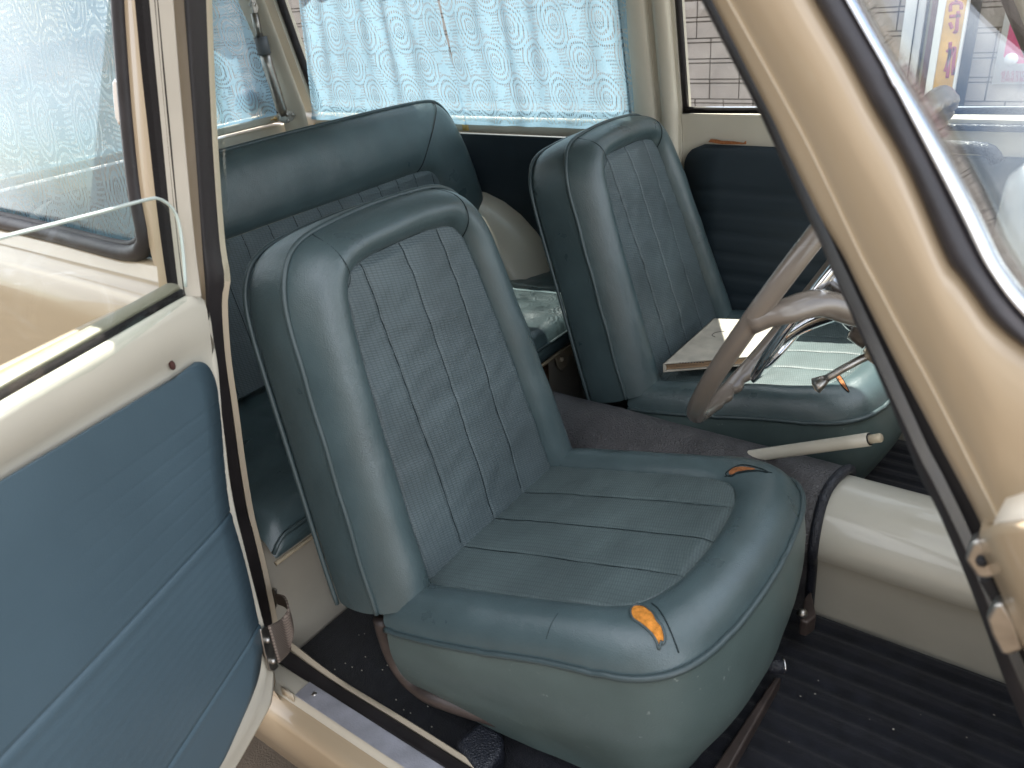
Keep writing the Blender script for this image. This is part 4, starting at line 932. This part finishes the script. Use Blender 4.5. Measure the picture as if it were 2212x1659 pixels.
def seat(name, label, crease, lean, tilt, seed, skew=0.0, cush_dx=0.0, skirt=0.19):
    """crease = point on the centre line where back and cushion meet"""
    root = empty(name, (crease[0], crease[1], 0.28), label=label, cat='car seat')
    c = Vector(crease)
    L = math.radians(lean)
    Fb = frame(c, Vector((0, 1, 0)), Vector((-math.sin(L), 0, math.cos(L))), Vector((math.cos(L), 0, math.sin(L))))
    n = 30
    O, I = rounded(BO, n), rounded(BI, n)
    prof = [(0.0, -0.004), (0.04, 0.004), (0.12, 0.013), (0.25, 0.020), (0.42, 0.022), (0.60, 0.018), (0.75, 0.009), (0.88, -0.006), (0.96, -0.020), (1.0, -0.030)]
    rows = pad(root, '', Fb, O, I, n, 0.1, seed, prof, None)
    g = G(); g.loft(rows)
    # gusset: piping back to the rear face, closed by the rear cover
    gr = []
    for t, w_, s in ((0, -0.031, 1.0), (0.15, -0.045, 1.008), (0.5, -0.075, 1.012), (0.85, -0.105, 1.0), (0.95, -0.116, 0.985), (1, -0.122, 0.95)):
        gr.append([Fb(p.x * s, (p.y - .25) * (1 + (s - 1) * .8) + .25, w_ + 0.002 * noise.noise(Vector((p.x * 12, p.y * 12, seed + t)))) for p in O])
    g.loft(gr)
    g.v += [Fb(0, 0.25, -0.126)]; ci = len(g.v) - 1; m = len(O); base = ci - m
    g.f += [(base + i, base + (i + 1) % m, ci) for i in range(m)]
    # bottom face
    g.loft([[r[0] for r in rows] + [r[0] for r in gr], [r[-1] for r in rows] + [r[-1] for r in gr]])
    bo = g.make('backrest', M_VINYL, root, sub=1)
    insert(root, 'backrest_insert', Fb, BI, 0.435, 0.006, (-0.52, -0.02, 0.48), M_WEAVE, seed, wrinkle=1.0)
    pp = [Fb(p.x * 1.004, p.y + .001, -0.0295 + 0.0008 * math.sin(i * 1.3)) for i, p in enumerate(O)]
    G().tube(spline(pp, 160), 0.0036, 8).make('piping', M_PIPE, root)
    G().tube([rows[i][j] for i, j in ()] or spline([Fb(p.x * 0.998, p.y - .002, -0.1175) for p in O], 120), 0.0035, 8).make('rear_piping', M_PIPE, root)
    # mitre seams at the shoulders
    for sgn in (0, 1):
        jj = 22 if not sgn else len(O) - 23
        a = [rows[k][jj].lerp(rows[k][jj + (2 if not sgn else -2)], k / 9) for k in range(10)]
        q = [p + (Fb(0, 0, .0006) - Fb(0, 0, 0)) for p in a]
        G().tube(spline(q, 24), 0.0008 if sgn else 0.0005, 6).make('shoulder_seam', M_SEAM, root)
    # cushion
    T = math.radians(tilt)
    cc = c + Vector((cush_dx, 0, 0.0))
    Fc = frame(cc, Vector((0, 1, 0)), Vector((math.cos(T), 0, math.sin(T))), Vector((-math.sin(T), 0, math.cos(T))))
    sk_ = lambda v: 0.02 * max(0, v) / 0.4
    Fc0 = Fc
    Fc = lambda u, v, w: Fc0(u + sk_(v), v, w)
    O2, I2 = rounded(CO, n), rounded(CI, n)
    prof = [(0.0, -0.002), (0.05, 0.004), (0.15, 0.009), (0.32, 0.013), (0.5, 0.013), (0.7, 0.008), (0.87, -0.005), (0.95, -0.018), (1.0, -0.030)]
    rows2 = pad(root, '', Fc, O2, I2, n, .1, seed + 9, prof, None)
    rows2 = [[p + Vector((0, 0, 0.008 * 0)) for p in r] for r in rows2]
    g = G(); g.loft(rows2); co = g.make('cushion', M_VINYL, root, sub=1)
    insert(root, 'cushion_insert', Fc, CI, 0.345, 0.004, (-0.50, 0.0, 0.5), M_WEAVEC, seed + 4, wrinkle=.5, hmin=-0.03)
    pp = spline([Fc(p.x * 1.006, p.y + 0.002, -0.031) for p in O2], 180)
    pp = [p + Vector((0, 0, 0.0012 * math.sin(i * .9 + seed) * (i % 23 < 4))) for i, p in enumerate(pp)]
    G().tube(pp, 0.0040, 8).make('piping', M_PIPE, root)
    # skirt
    gr = []
    for k in range(13):
        t = k / 12; r = []
        for p in O2:
            q = Fc(p.x, p.y, -0.033)
            fr_ = max(0, (p.y - 0.15) / 0.26)
            zb = 0.322 + 0.016 * max(0, min(1, (0.05 - p.y) / .08)) * 0
            zz = q.z + (zb - q.z) * t
            ins = 0.008 * math.sin(math.pi * min(1, t * 1.15)) - 0.042 * t ** 1.5
            uu_ = p.x * (1 + ins / 0.23)
            xx = q.x + (0.020 * math.sin(math.pi * min(1, t * 1.1)) - 0.045 * t ** 1.8) * fr_ - 0.02 * 0
            wv = 0.0035 * noise.noise(Vector((p.x * 9, p.y * 9, t * 2.2 + seed))) + 0.002 * noise.noise(Vector((p.x * 22, p.y * 22, t * 6 + seed)))
            r.append(Vector((xx + wv * fr_, cc.y + uu_ + sk_(p.y) + wv * (1 if p.x > 0 else -1), zz)))
        gr.append(r)
    g = G(); g.loft(gr); g.loft([gr[-1], [Vector((cc.x + .15, cc.y, 0.34)).lerp(p, .8) + Vector((0, 0, .01)) for p in gr[-1]]])
    sk = g.make('skirt', M_VINYLS, root, sub=1)
    # frame
    t0 = [ony(p, 0.497) - Vector((-0.612, 0.703, 0.529)) + c for p in ((822, 1335), (832, 1372), (846, 1412), (868, 1450), (898, 1482), (950, 1512))]
    for s in (1, -1):
        G().tube(spline([Vector((p.x, c.y + (p.y - c.y) * s, p.z)) for p in t0] + [Vector((t0[-1].x + .1, c.y + (t0[-1].y - c.y) * s * .8, t0[-1].z - .03))], 30), 0.0115, 12).make('hinge_tube', M_TUBE, root)
    for s in (-1, 1):
        G().tube([Vector((c.x - 0.03, c.y + s * .13, 0.305)), Vector((c.x + 0.36, c.y + s * .13, 0.305))], 0.009, 10).make('base_rail', M_TUBE, root)
        for dx in (0.0, 0.33): G().box((c.x + dx - .012, c.y + s * .13 - .012, .281), (c.x + dx + .012, c.y + s * .13 + .012, .302)).make('base_foot', M_TUBE, root)
    return root, bo, co, sk, rows, rows2, Fb, Fc
ps = seat('passenger_seat', 'blue-grey vinyl seat nearest the open door, orange foam showing at its front corner', (-0.612, 0.703, 0.529), 14, 14, 1)
ds = seat('driver_seat', 'blue-grey vinyl seat behind the steering wheel with a book on it', (-0.600, 1.372, 0.523), 19, 8, 6)

bq = [onz(p, 0.30) for p in [(985, 1625), (1040, 1575), (1090, 1605), (1090, 1640), (1045, 1700)]]
G().prism([Vector((p.x, p.y, .282)) for p in bq], (0, 0, 0.04)).make('runner_end_cover', M_BLACKV, ps[0], bevel=.008)
rq = [onz(p, .315) for p in [(1672, 1462), (1688, 1462), (1560, 1690), (1520, 1690)]]
G().prism(rq, (0, 0, -.025)).make('seat_runner', M_TUBE, ps[0], bevel=.003)

def drape(px, trees, off, name, mat_, parent, n=16, **k):
    """a patch that lies on the surface seen at the traced outline"""
    cx = sum(p[0] for p in px) / len(px); cy = sum(p[1] for p in px) / len(px)
    ring = spline([Vector((a, b, 0)) for a, b in px], n * 3, True)
    v = []; f = []; m = len(ring); R_ = (1.0, .75, .5, .25)
    for s in R_:
        for q in ring:
            p = (cx + (q.x - cx) * s, cy + (q.y - cy) * s); h = hit(trees, p)
            if h is None: return None
            nn = h[1] if h[1].dot(ray(p)) < 0 else -h[1]
            v.append(h[0] + nn * (off if s == 1.0 else off * (1.0 + 1.2 * (1 - s))))
    h = hit(trees, (cx, cy)); nn = h[1] if h[1].dot(ray((cx, cy))) < 0 else -h[1]; v.append(h[0] + nn * off * 2)
    for a in range(3):
        for i in range(m): f.append((a * m + i, a * m + (i + 1) % m, (a + 1) * m + (i + 1) % m, (a + 1) * m + i))
    for i in range(m): f.append((3 * m + i, 3 * m + (i + 1) % m, 4 * m))
    return mesh(name, v, f, mat_, parent, **k)
def trees_of(r): return [bvh(o) for o in r.children if o.name.split('.')[0] in ('cushion', 'skirt', 'cushion_insert')]
bpy.context.view_layer.update()
tp_ = trees_of(ps[0]); td_ = trees_of(ds[0])
FO = [(1365, 1313), (1376, 1309), (1392, 1310), (1402, 1317), (1412, 1326), (1420, 1342), (1430, 1354), (1436, 1376), (1433, 1392), (1428, 1385), (1423, 1404), (1419, 1388), (1408, 1370), (1388, 1352), (1368, 1338), (1362, 1324)]
def edge_tube(px, trees, off, r, name, mat_, parent):
    q = []
    for p in spline([Vector((a, b, 0)) for a, b in px], 60, True):
        h = hit(trees, (p.x, p.y))
        if h: nn = h[1] if h[1].dot(ray((p.x, p.y))) < 0 else -h[1]; q.append(h[0] + nn * off)
    if len(q) > 5: G().tube(q, r, 6, True).make(name, mat_, parent)
drape(FO, tp_, 0.0012, 'exposed_foam', M_FOAM, ps[0]); edge_tube(FO, tp_, 0.0012, 0.0016, 'torn_edge', M_PIPE, ps[0])
F2_ = [(1575, 1020), (1585, 1012), (1600, 1009), (1622, 1011), (1632, 1015), (1612, 1017), (1592, 1020), (1580, 1027)]
drape(F2_, tp_, 0.001, 'exposed_foam', M_FOAMD, ps[0]); edge_tube([(1568, 1024), (1583, 1012), (1605, 1005), (1640, 1012), (1660, 1022), (1632, 1017), (1600, 1020), (1580, 1030)], tp_, 0.001, 0.0008, 'torn_edge', M_SEAM, ps[0])
F3_ = [(1801, 806), (1812, 810), (1822, 822), (1830, 838), (1834, 848), (1822, 838), (1810, 822)]
drape(F3_, td_, 0.001, 'exposed_foam', M_FOAMD, ds[0]); edge_tube(F3_, td_, 0.001, 0.0008, 'torn_edge', M_SEAM, ds[0])
def seam_path(px, trees, r, name, mat_, parent, off=.0006):
    q = []
    for p in spline([Vector((a, b, 0)) for a, b in px], 40):
        h = hit(trees, (p.x, p.y))
        if h: nn = h[1] if h[1].dot(ray((p.x, p.y))) < 0 else -h[1]; q.append(h[0] + nn * off)
    if len(q) > 5: G().tube(q, r, 6).make(name, mat_, parent)
seam_path([(1408, 1304), (1424, 1318), (1440, 1345), (1455, 1380), (1466, 1410)], tp_, .0008, 'corner_seam', M_SEAM, ps[0])
seam_path([(1566, 1030), (1600, 1022), (1640, 1018), (1668, 1022)], tp_, .0007, 'corner_seam', M_SEAM, ps[0])
seam_path([(1180, 1380), (1190, 1350), (1205, 1325)], tp_, .0005, 'crease_line', M_SEAM, ps[0], -.0001)
# lever knob and bracket on the passenger seat runner
kn = empty('seat_slide_lever', (-0.25, 0.86, 0.33)); kn.parent = ps[0]
a, b = onz((1655, 1440), 0.345), onz((1690, 1438), 0.345)
G().tube([a, a.lerp(b, .6), b], lambda t: .011 if t > .3 else .009, 12).make('lever_knob', M_BLACKV, kn)
G().tube([b, b + (b - a) * .12], 0.012, 12).make('knob_cap', M_CHROME, kn)
hb1 = [onz(p, 0.36) for p in [(1738, 1290), (1752, 1275), (1764, 1330), (1745, 1345), (1728, 1340)]]
G().prism(hb1, (0, 0, -0.03)).make('hinge_bracket', M_TUBE, ps[0], bevel=.003)
g = G(); g.ball(onz((1733, 1325), .365), .008, 10); g.make('hinge_bolt', M_STEEL, ps[0])

# ------------------------------------------------------------------ rear bench
def bench():
    root = empty('rear_bench_seat', (-1.15, YC, 0.40), label='blue-grey vinyl rear bench seat with a wide ribbed backrest', cat='car seat')
    L = math.radians(10)
    c = Vector((-1.235, YC, 0.575))
    Fb = frame(c, Vector((0, 1, 0)), Vector((-math.sin(L), 0, math.cos(L))), Vector((math.cos(L), 0, math.sin(L))))
    Fb0_ = Fb; Fb = lambda u, v, w_: Fb0_(u * (1.07 if u < 0 else 1), v, w_)
    O_ = [(0.500, 0.0), (0.535, 0.08), (0.542, 0.15), (0.535, 0.25), (0.505, 0.36), (0.470, 0.415), (0.42, 0.432), (0.25, 0.438), (0.0, 0.440)]
    I_ = [(0.385, 0.0), (0.385, 0.08), (0.385, 0.15), (0.385, 0.215), (0.374, 0.262), (0.350, 0.280), (0.30, 0.286), (0.15, 0.287), (0.0, 0.287)]
    n = 40; O, I = rounded(O_, n), rounded(I_, n)
    prof = [(0.0, -0.004), (0.04, 0.003), (0.12, 0.009), (0.3, 0.012), (0.55, 0.012), (0.75, 0.009), (0.90, 0.001), (0.97, -0.012), (1.0, -0.022)]
    rows = pad(root, '', Fb, O, I, n, .1, 21, prof, None)
    g = G(); g.loft(rows); gr = []
    for w_, s in ((-0.023, 1.0), (-0.05, 1.008), (-0.09, 1.004), (-0.11, .99), (-0.118, .95)):
        gr.append([Fb(p.x * s, (p.y - .2) * (1 + (s - 1) * .8) + .2, w_ + .003 * noise.noise(Vector((p.x * 9, p.y * 9, w_ * 20)))) for p in O])
    g.loft(gr); g.loft([[r[0] for r in rows] + [r[0] for r in gr], [r[-1] for r in rows] + [r[-1] for r in gr]])
    g.make('backrest', M_VINYL, root, sub=1)
    pl = [x / 0.150 for x in [-.36 + .06 * i for i in range(13)]]
    insert(root, 'backrest_insert', Fb, I_, 0.287, 0.004, pl, M_WEAVE, 31, wrinkle=.6)
    G().tube(spline([Fb(p.x, p.y + .001, -0.0215) for p in O], 160), 0.0040, 8).make('piping', M_PIPE, root)
    G().tube(spline([Fb(p.x * .995, p.y - .001, -0.113) for p in O], 160), 0.0035, 8).make('rear_piping', M_TORN, root)
    jj = len(O) - 21
    G().tube(spline([rows[k][jj] + Vector((.0006, 0, .0003)) for k in range(9)], 20), 0.0011, 6).make('shoulder_seam', M_TORN, root)
    # cushion: rectangular, thin front edge
    v = []; uv = []; f = []; NX, NY = 40, 120
    for i in range(NX):
        t = i / (NX - 1); x = -0.856 - 0.42 * t
        for j in range(NY):
            y = 0.474 + 1.11 * j / (NY - 1)
            e = min(1, t / .10); zz = 0.548 + 0.026 * math.sqrt(max(0, 1 - (1 - e) ** 2)) - 0.012 * t
            sd = min(1, (j / (NY - 1)) / .03, (1 - j / (NY - 1)) / .03)
            zz -= 0.02 * (1 - sd) ** 2
            zz += 0.004 * noise.noise(Vector((x * 8, y * 8, 3))) + 0.0025 * noise.noise(Vector((x * 22, y * 18, 7)))
            if .28 < t: zz -= 0.0025 * max(0, 1 - abs(((y - .5) / .06) % 1 - .5) * 9)
            v.append(Vector((x, y, zz))); uv.append((y, x))
    for i in range(NX - 1):
        for j in range(NY - 1): f.append((i * NY + j, i * NY + j + 1, (i + 1) * NY + j + 1, (i + 1) * NY + j))
    mesh('cushion', v, f, M_VINYL, root, uv=uv)
    fr_ = [v[j] for j in range(NY)]
    sheet([fr_, [p + Vector((.006, 0, -.006)) for p in fr_], [Vector((p.x + .007 + .002 * noise.noise(Vector((p.y * 10, 0, 0))), p.y, .522)) for p in fr_], [Vector((p.x - .004, p.y, .512 + .002 * noise.noise(Vector((p.y * 14, 3, 0))))) for p in fr_]], 'cushion_front', M_VINYL, root)
    G().tube([p + Vector((.004, 0, 0.0005)) for p in fr_], 0.0035, 8).make('cushion_piping', M_PIPE, root)
    G().tube([Vector((p.x + .002, p.y, .510)) for p in fr_], 0.004, 6).make('canvas_hem', M_CANVAS, root)
    # strap and snap flap under the far end
    s = [onx(p, XB + .012) for p in [(1152, 795), (1163, 890)]]; s2 = [onx(p, XB + .012) for p in [(1182, 775), (1186, 880)]]
    G().prism([s[0], s2[0], s2[1], s[1]], (.003, 0, 0)).make('leather_strap', M_STRAP, root)
    fl = [onx(p, XB + .030) for p in [(1196, 770), (1218, 752), (1246, 736), (1250, 750), (1226, 770), (1222, 790), (1210, 800), (1204, 795)]]
    G().prism(fl, (.004, 0, 0)).make('snap_flap', M_CANVAS, root, bevel=.0015)
    g = G(); g.ball(onx((1213, 776), XB + .036), .006, 10); g.make('snap_stud', M_IVORY, root)
    return root
bench()

# ------------------------------------------------------------------ lace curtains
def curtain(name, label, fpos, wdt, hgt, seed, amp=0.008, nf=7, group='blue lace curtains in the car windows'):
    NU, NV = 150, 40; v = []; uv = []; f = []
    for j in range(NV):
        b = j / (NV - 1)
        for i in range(NU):
            a = i / (NU - 1)
            d = amp * math.sin(2 * math.pi * nf * a + 1.5 * math.sin(seed + 3 * a) + .5 * b) * (.6 + .4 * math.sin(seed * 2 + 9 * a)) * (.35 + .65 * min(1, b * 2.5)) + amp * 0.7 * noise.noise(Vector((a * 6, b * 3, seed)))
            v.append(fpos(a, b, d)); uv.append((a * wdt + .05 * seed, b * hgt))
    for j in range(NV - 1):
        for i in range(NU - 1): f.append((j * NU + i, j * NU + i + 1, (j + 1) * NU + i + 1, (j + 1) * NU + i))
    return mesh(name, v, f, M_LACE, None, uv=uv, label=label, cat='curtain')
def farcur(x0b, x1b, x0t, x1t, zb=0.925, ztp=1.39):
    def fn(a, b, d):
        z = zb + (ztp - zb) * b
        return Vector(((x0b + (x1b - x0b) * a) * (1 - b) + (x0t + (x1t - x0t) * a) * b, 1.562 - tumble(z) + d, z))
    return fn
X = lambda p: far(p, 1.562).x
curtain('lace_curtain', 'blue lace curtain on the left half of the far side window', farcur(X((672, 262)), X((1006, 255)), X((610, -180)), X((902, -180))), 0.62, 0.465, 1.0)
curtain('lace_curtain', 'blue lace curtain on the right half of the far side window, next to the pillar', farcur(X((1002, 255)), X((1372, 262)), X((910, -180)), X((1345, -180))), 0.60, 0.465, 2.3)
def hcur(a, b, d):
    z = 0.945 + 0.44 * b; return Vector((-1.975 + d, 0.62 + (1.512 - 0.62) * a - tumble(z) * .15, z))
curtain('lace_curtain', 'blue lace curtain on the tailgate window beside the metal strut', hcur, 0.98, 0.44, 3.7)
def ncur(a, b, d):
    z = WZ - 0.01 + (1.40 - WZ) * b; return Vector((-1.96 + (1.96 - 0.875) * a, 0.495 + tumble(z) + d, z))
curtain('lace_curtain', 'blue lace curtain behind the near rear quarter window, seen through the open door glass', ncur, 1.3, 0.42, 5.1, nf=12)

# ------------------------------------------------------------------ book on the driver seat
bk = empty('book', (-0.5, 1.25, 0.56), label='grey mottled ring binder lying on the driver seat', cat='book')
zb = 0.560
q = [onz(p, zb) for p in [(1432, 805), (1620, 790), (1700, 712), (1540, 706)]]
up = Vector((0, 0, 1))
G().prism([p + up * .0165 for p in q], (0, 0, .003)).make('front_cover', M_BOOK, bk, bevel=.001)
G().prism([p for p in q], (0, 0, .003)).make('back_cover', M_BOOK, bk, bevel=.001)
cen = sum(q, Vector()) / 4
for i in range(4):
    G().prism([cen + (p - cen) * .95 + up * (.0035 + .0033 * i) + Vector((0, .0015 * (i % 2), 0)) for p in q], (0, 0, .0026)).make('page_stack', M_PAPER, bk)
G().prism([q[0], q[0] + (q[1] - q[0]).normalized() * .004, q[3] + (q[2] - q[3]).normalized() * .004, q[3]], (0, 0, .0195)).make('spine', M_BOOK, bk, bevel=.001)

lp = spline([onz(p, zb + .0198) for p in [(1545, 728), (1538, 724), (1546, 718), (1565, 716)]], 20)
G().tube(lp, .0007, 5).make('ring_mark', M_INK, bk)
for i in range(9):
    a_ = onz((1469 + i * 6.2, 784 - .1 * i), zb + .0197); G().box(tuple(a_ - Vector((.0011, .0014, 0))), tuple(a_ + Vector((.0011, .0014, .0003)))).make('printed_mark', M_INK, bk)

# ------------------------------------------------------------------ on the wall: notice board sign, poster, pipe
M_YEL = mat('yellow_sign_board', (0.62, 0.34, 0.05), 0.6, vary=(14, 0.2)); M_RED = mat('crimson_lettering', (0.34, 0.035, 0.07), 0.6)
M_SIGNW = mat('sign_edge_white', (0.75, 0.74, 0.70), 0.6)
YS = WY - 0.12
Q = lambda p, y=YS: ony(p, y)
sg = empty('wooden_sign', Q((2055, 100)), label='yellow upright sign board with crimson Japanese lettering by the wall', cat='sign')
def quad(p, d): return [Q(p[0]), Q(p[1]), Q(p[2]), Q(p[3])]
bd = [Q(p) for p in [(2031, -140), (2085, -140), (2060, 200), (2018, 200)]]
top_l, top_r = Q((2040, -60)), Q((2088, -60)); bot_l, bot_r = Q((2026, 205)), Q((2066, 205))
xl, xr = (top_l.x + bot_l.x) / 2, (top_r.x + bot_r.x) / 2
zb_, zt_ = 0.55, 2.1
G().box((xl, YS, zb_), (xr, YS + .02, zt_)).make('board', M_YEL, sg, bevel=.002)
G().box((xl - .028, YS - .006, zb_), (xl, YS + .03, zt_)).make('side_batten', M_SIGNW, sg, bevel=.002)
G().box((xr, YS - .004, zb_), (xr + .009, YS + .03, zt_)).make('edge_strip', M_SIGNW, sg, bevel=.001)
G().box((xl - .052, YS + .005, zb_), (xl - .029, YS + .05, zt_)).make('post', mat('red_brown_post', (.20, .10, .085), .7), sg)
def stroke(pts, r, name='letter_stroke'):
    q_ = spline([Q(p, YS - .0015) for p in pts], max(8, 6 * len(pts)))
    g = G(); seg = []
    for i, p in enumerate(q_):
        a = q_[max(0, i - 1)]; b = q_[min(len(q_) - 1, i + 1)]; t = (b - a).normalized(); s_ = t.cross(Vector((0, 1, 0))).normalized()
        seg.append([p - s_ * r, p + s_ * r])
    g.loft(seg); g.make(name, M_RED, sg, solid=.0015)
k = 1 / 5.53 / 1.157; ox, oy = 2160 / 1.157, 0.0
C = lambda *a: [(ox + x * k, oy + y * k) for x, y in a]
R1 = 0.0065
stroke(C((1272, -60), (1272, 30)), R1 * .8); stroke(C((1190, 160), (1205, 55), (1330, 45), (1340, 130)), R1); 
stroke(C((1175, 230), (1335, 215)), R1); stroke(C((1300, 150), (1285, 300), (1270, 440), (1235, 430)), R1); stroke(C((1180, 310), (1215, 395)), R1)
stroke(C((1190, 580), (1175, 800), (1145, 1080)), R1); stroke(C((1135, 720), (1185, 690), (1150, 860), (1112, 990)), R1 * .8); stroke(C((1160, 830), (1245, 650), (1240, 800), (1225, 960), (1232, 1035), (1265, 930)), R1)

ps_ = empty('poster', Q((2190, 90), WY - .02), label='white and magenta poster with Japanese text pinned to the brick wall', cat='poster')
YP = WY - 0.03
PL = lambda *a: [ony(p, YP) for p in C(*a)]
a0, a1 = PL((1900, 150))[0], PL((1810, 1165))[0]
xL = a1.x + .0
def pbox(x0, x1, z0, z1, y, name, m): return G().box((x0, y - .0015, z0), (x1, y, z1)).make(name, m, ps_)
zz0 = a1.z; zz1 = zz0 + 0.50; xLL = (a0.x + a1.x) / 2
pbox(xLL, xLL + .40, zz0, zz1, YP, 'paper', M_WHITE)
m1 = PL((1915, 880))[0]
M_MAG = mat('magenta_print', (0.50, 0.045, 0.16), .45)
rp_ = [Vector((xLL + .024 + dx, YP - .003, m1.z + dz)) for dx, dz in ((.03, 0), (.30, 0), (.35, .05), (.35, .40), (.0, .40), (.0, .03), (.009, .009))]
G().prism(rp_, (0, .001, 0)).make('magenta_panel', M_MAG, ps_, smooth=False)
def text(s, loc, size, m, parent, name='lettering', rot=(math.pi / 2, 0, 0), ext=0.0004):
    cu = bpy.data.curves.new(name, 'FONT'); cu.body = s; cu.size = size; cu.extrude = ext
    o = bpy.data.objects.new(name, cu); COL.objects.link(o); o.data.materials.append(m); o.location = loc; o.rotation_euler = rot
    dg = bpy.context.evaluated_depsgraph_get(); me = bpy.data.meshes.new_from_object(o.evaluated_get(dg)); me.transform(o.matrix_basis)
    bpy.data.objects.remove(o)
    return link(name, me, [], parent, smooth=False)
def ptext(s, pxy, size, m):
    p = PL(pxy)[0]; text(s, (p.x, YP - .0045, p.z), size, m, ps_)
ptext('訴えるだけじゃ', (1890, 1025), .0165, M_RED); ptext('変わらない。', (1888, 1075), .0165, M_RED); ptext('公明党は実現する', (1880, 1125), .0165, M_RED)
ptext('子', (2130, 745), .11, M_WHITE)
dsk = PL((2028, 822))[0]; G().prism([dsk + Vector((.026 * math.cos(a), -.005, .026 * math.sin(a))) for a in [2 * math.pi * i / 20 for i in range(20)]], (0, .001, 0)).make('white_disc', M_WHITE, ps_)
ptext('もっと、', (2095, 815), .011, M_WHITE)
wpx = empty('downpipe_board', ony((1945, 60), WY - .06), label='white vertical board fixed to the brick wall left of the yellow sign', cat='board')
x0, x1 = (ony((1962, 0), WY - .05).x + ony((1950, 190), WY - .05).x) / 2 - .02, ony((1995, 60), WY - .05).x
G().box((x0, WY - .06, .3), (x1, WY - .008, 2.6)).make('face_board', M_WHITE, wpx, bevel=.003)
G().box((x1 - .035, WY - .065, .3), (x1 - .031, WY - .061, 2.6)).make('board_joint', M_DARK, wpx)
G().box((x0 - .002, WY - .064, 1.14), (x1 + .002, WY - .006, 1.148)).make('tape_band', mat('teal_tape', (.12, .3, .3), .5), wpx)
rc = empty('door_recess', (x1 + .1, WY, 0), label='dark recess with an upright frame between white board and yellow sign', cat='doorway')
G().box((x1 + .01, WY - .05, .3), (x1 + .07, WY - .003, 2.6)).make('frame_post', mat('olive_grey_frame', (.30, .28, .20), .5), rc, bevel=.004)
G().box((x1 + .075, WY - .035, .3), (x1 + .20, WY - .005, 2.6)).make('dark_pane', mat('dark_pane', (.05, .055, .065), .2), rc)

# ------------------------------------------------------------------ clear plastic holder inside the windscreen
ch = empty('plastic_holder', ony((2180, 500), .60), label='clear milky plastic holder leaning in the lower corner of the windscreen', cat='holder')
op = [(2230, 362), (2196, 367), (2176, 388), (2158, 450), (2140, 545), (2136, 582), (2150, 602), (2190, 628), (2240, 640), (2300, 500)]
o1 = spline([ony(p, .62) for p in op], 40, True)
M_CLEAR = bpy.data.materials.new('milky_plastic'); M_CLEAR.use_nodes = True
b_ = M_CLEAR.node_tree.nodes['Principled BSDF']; b_.inputs['Base Color'].default_value = (.75, .76, .74, 1); b_.inputs['Roughness'].default_value = .15; b_.inputs['Alpha'].default_value = .72; b_.inputs['Coat Weight'].default_value = .6
cen = sum(o1, Vector()) / len(o1)
rows = [[cen.lerp(p, s) + Vector((0, d, 0)) for p in o1] for s, d in ((.0, -.012), (.55, -.012), (.88, -.010), (.97, -.006), (1.0, 0), (.98, .006))]
G().loft(rows, True).make('holder_shell', M_CLEAR, ch)
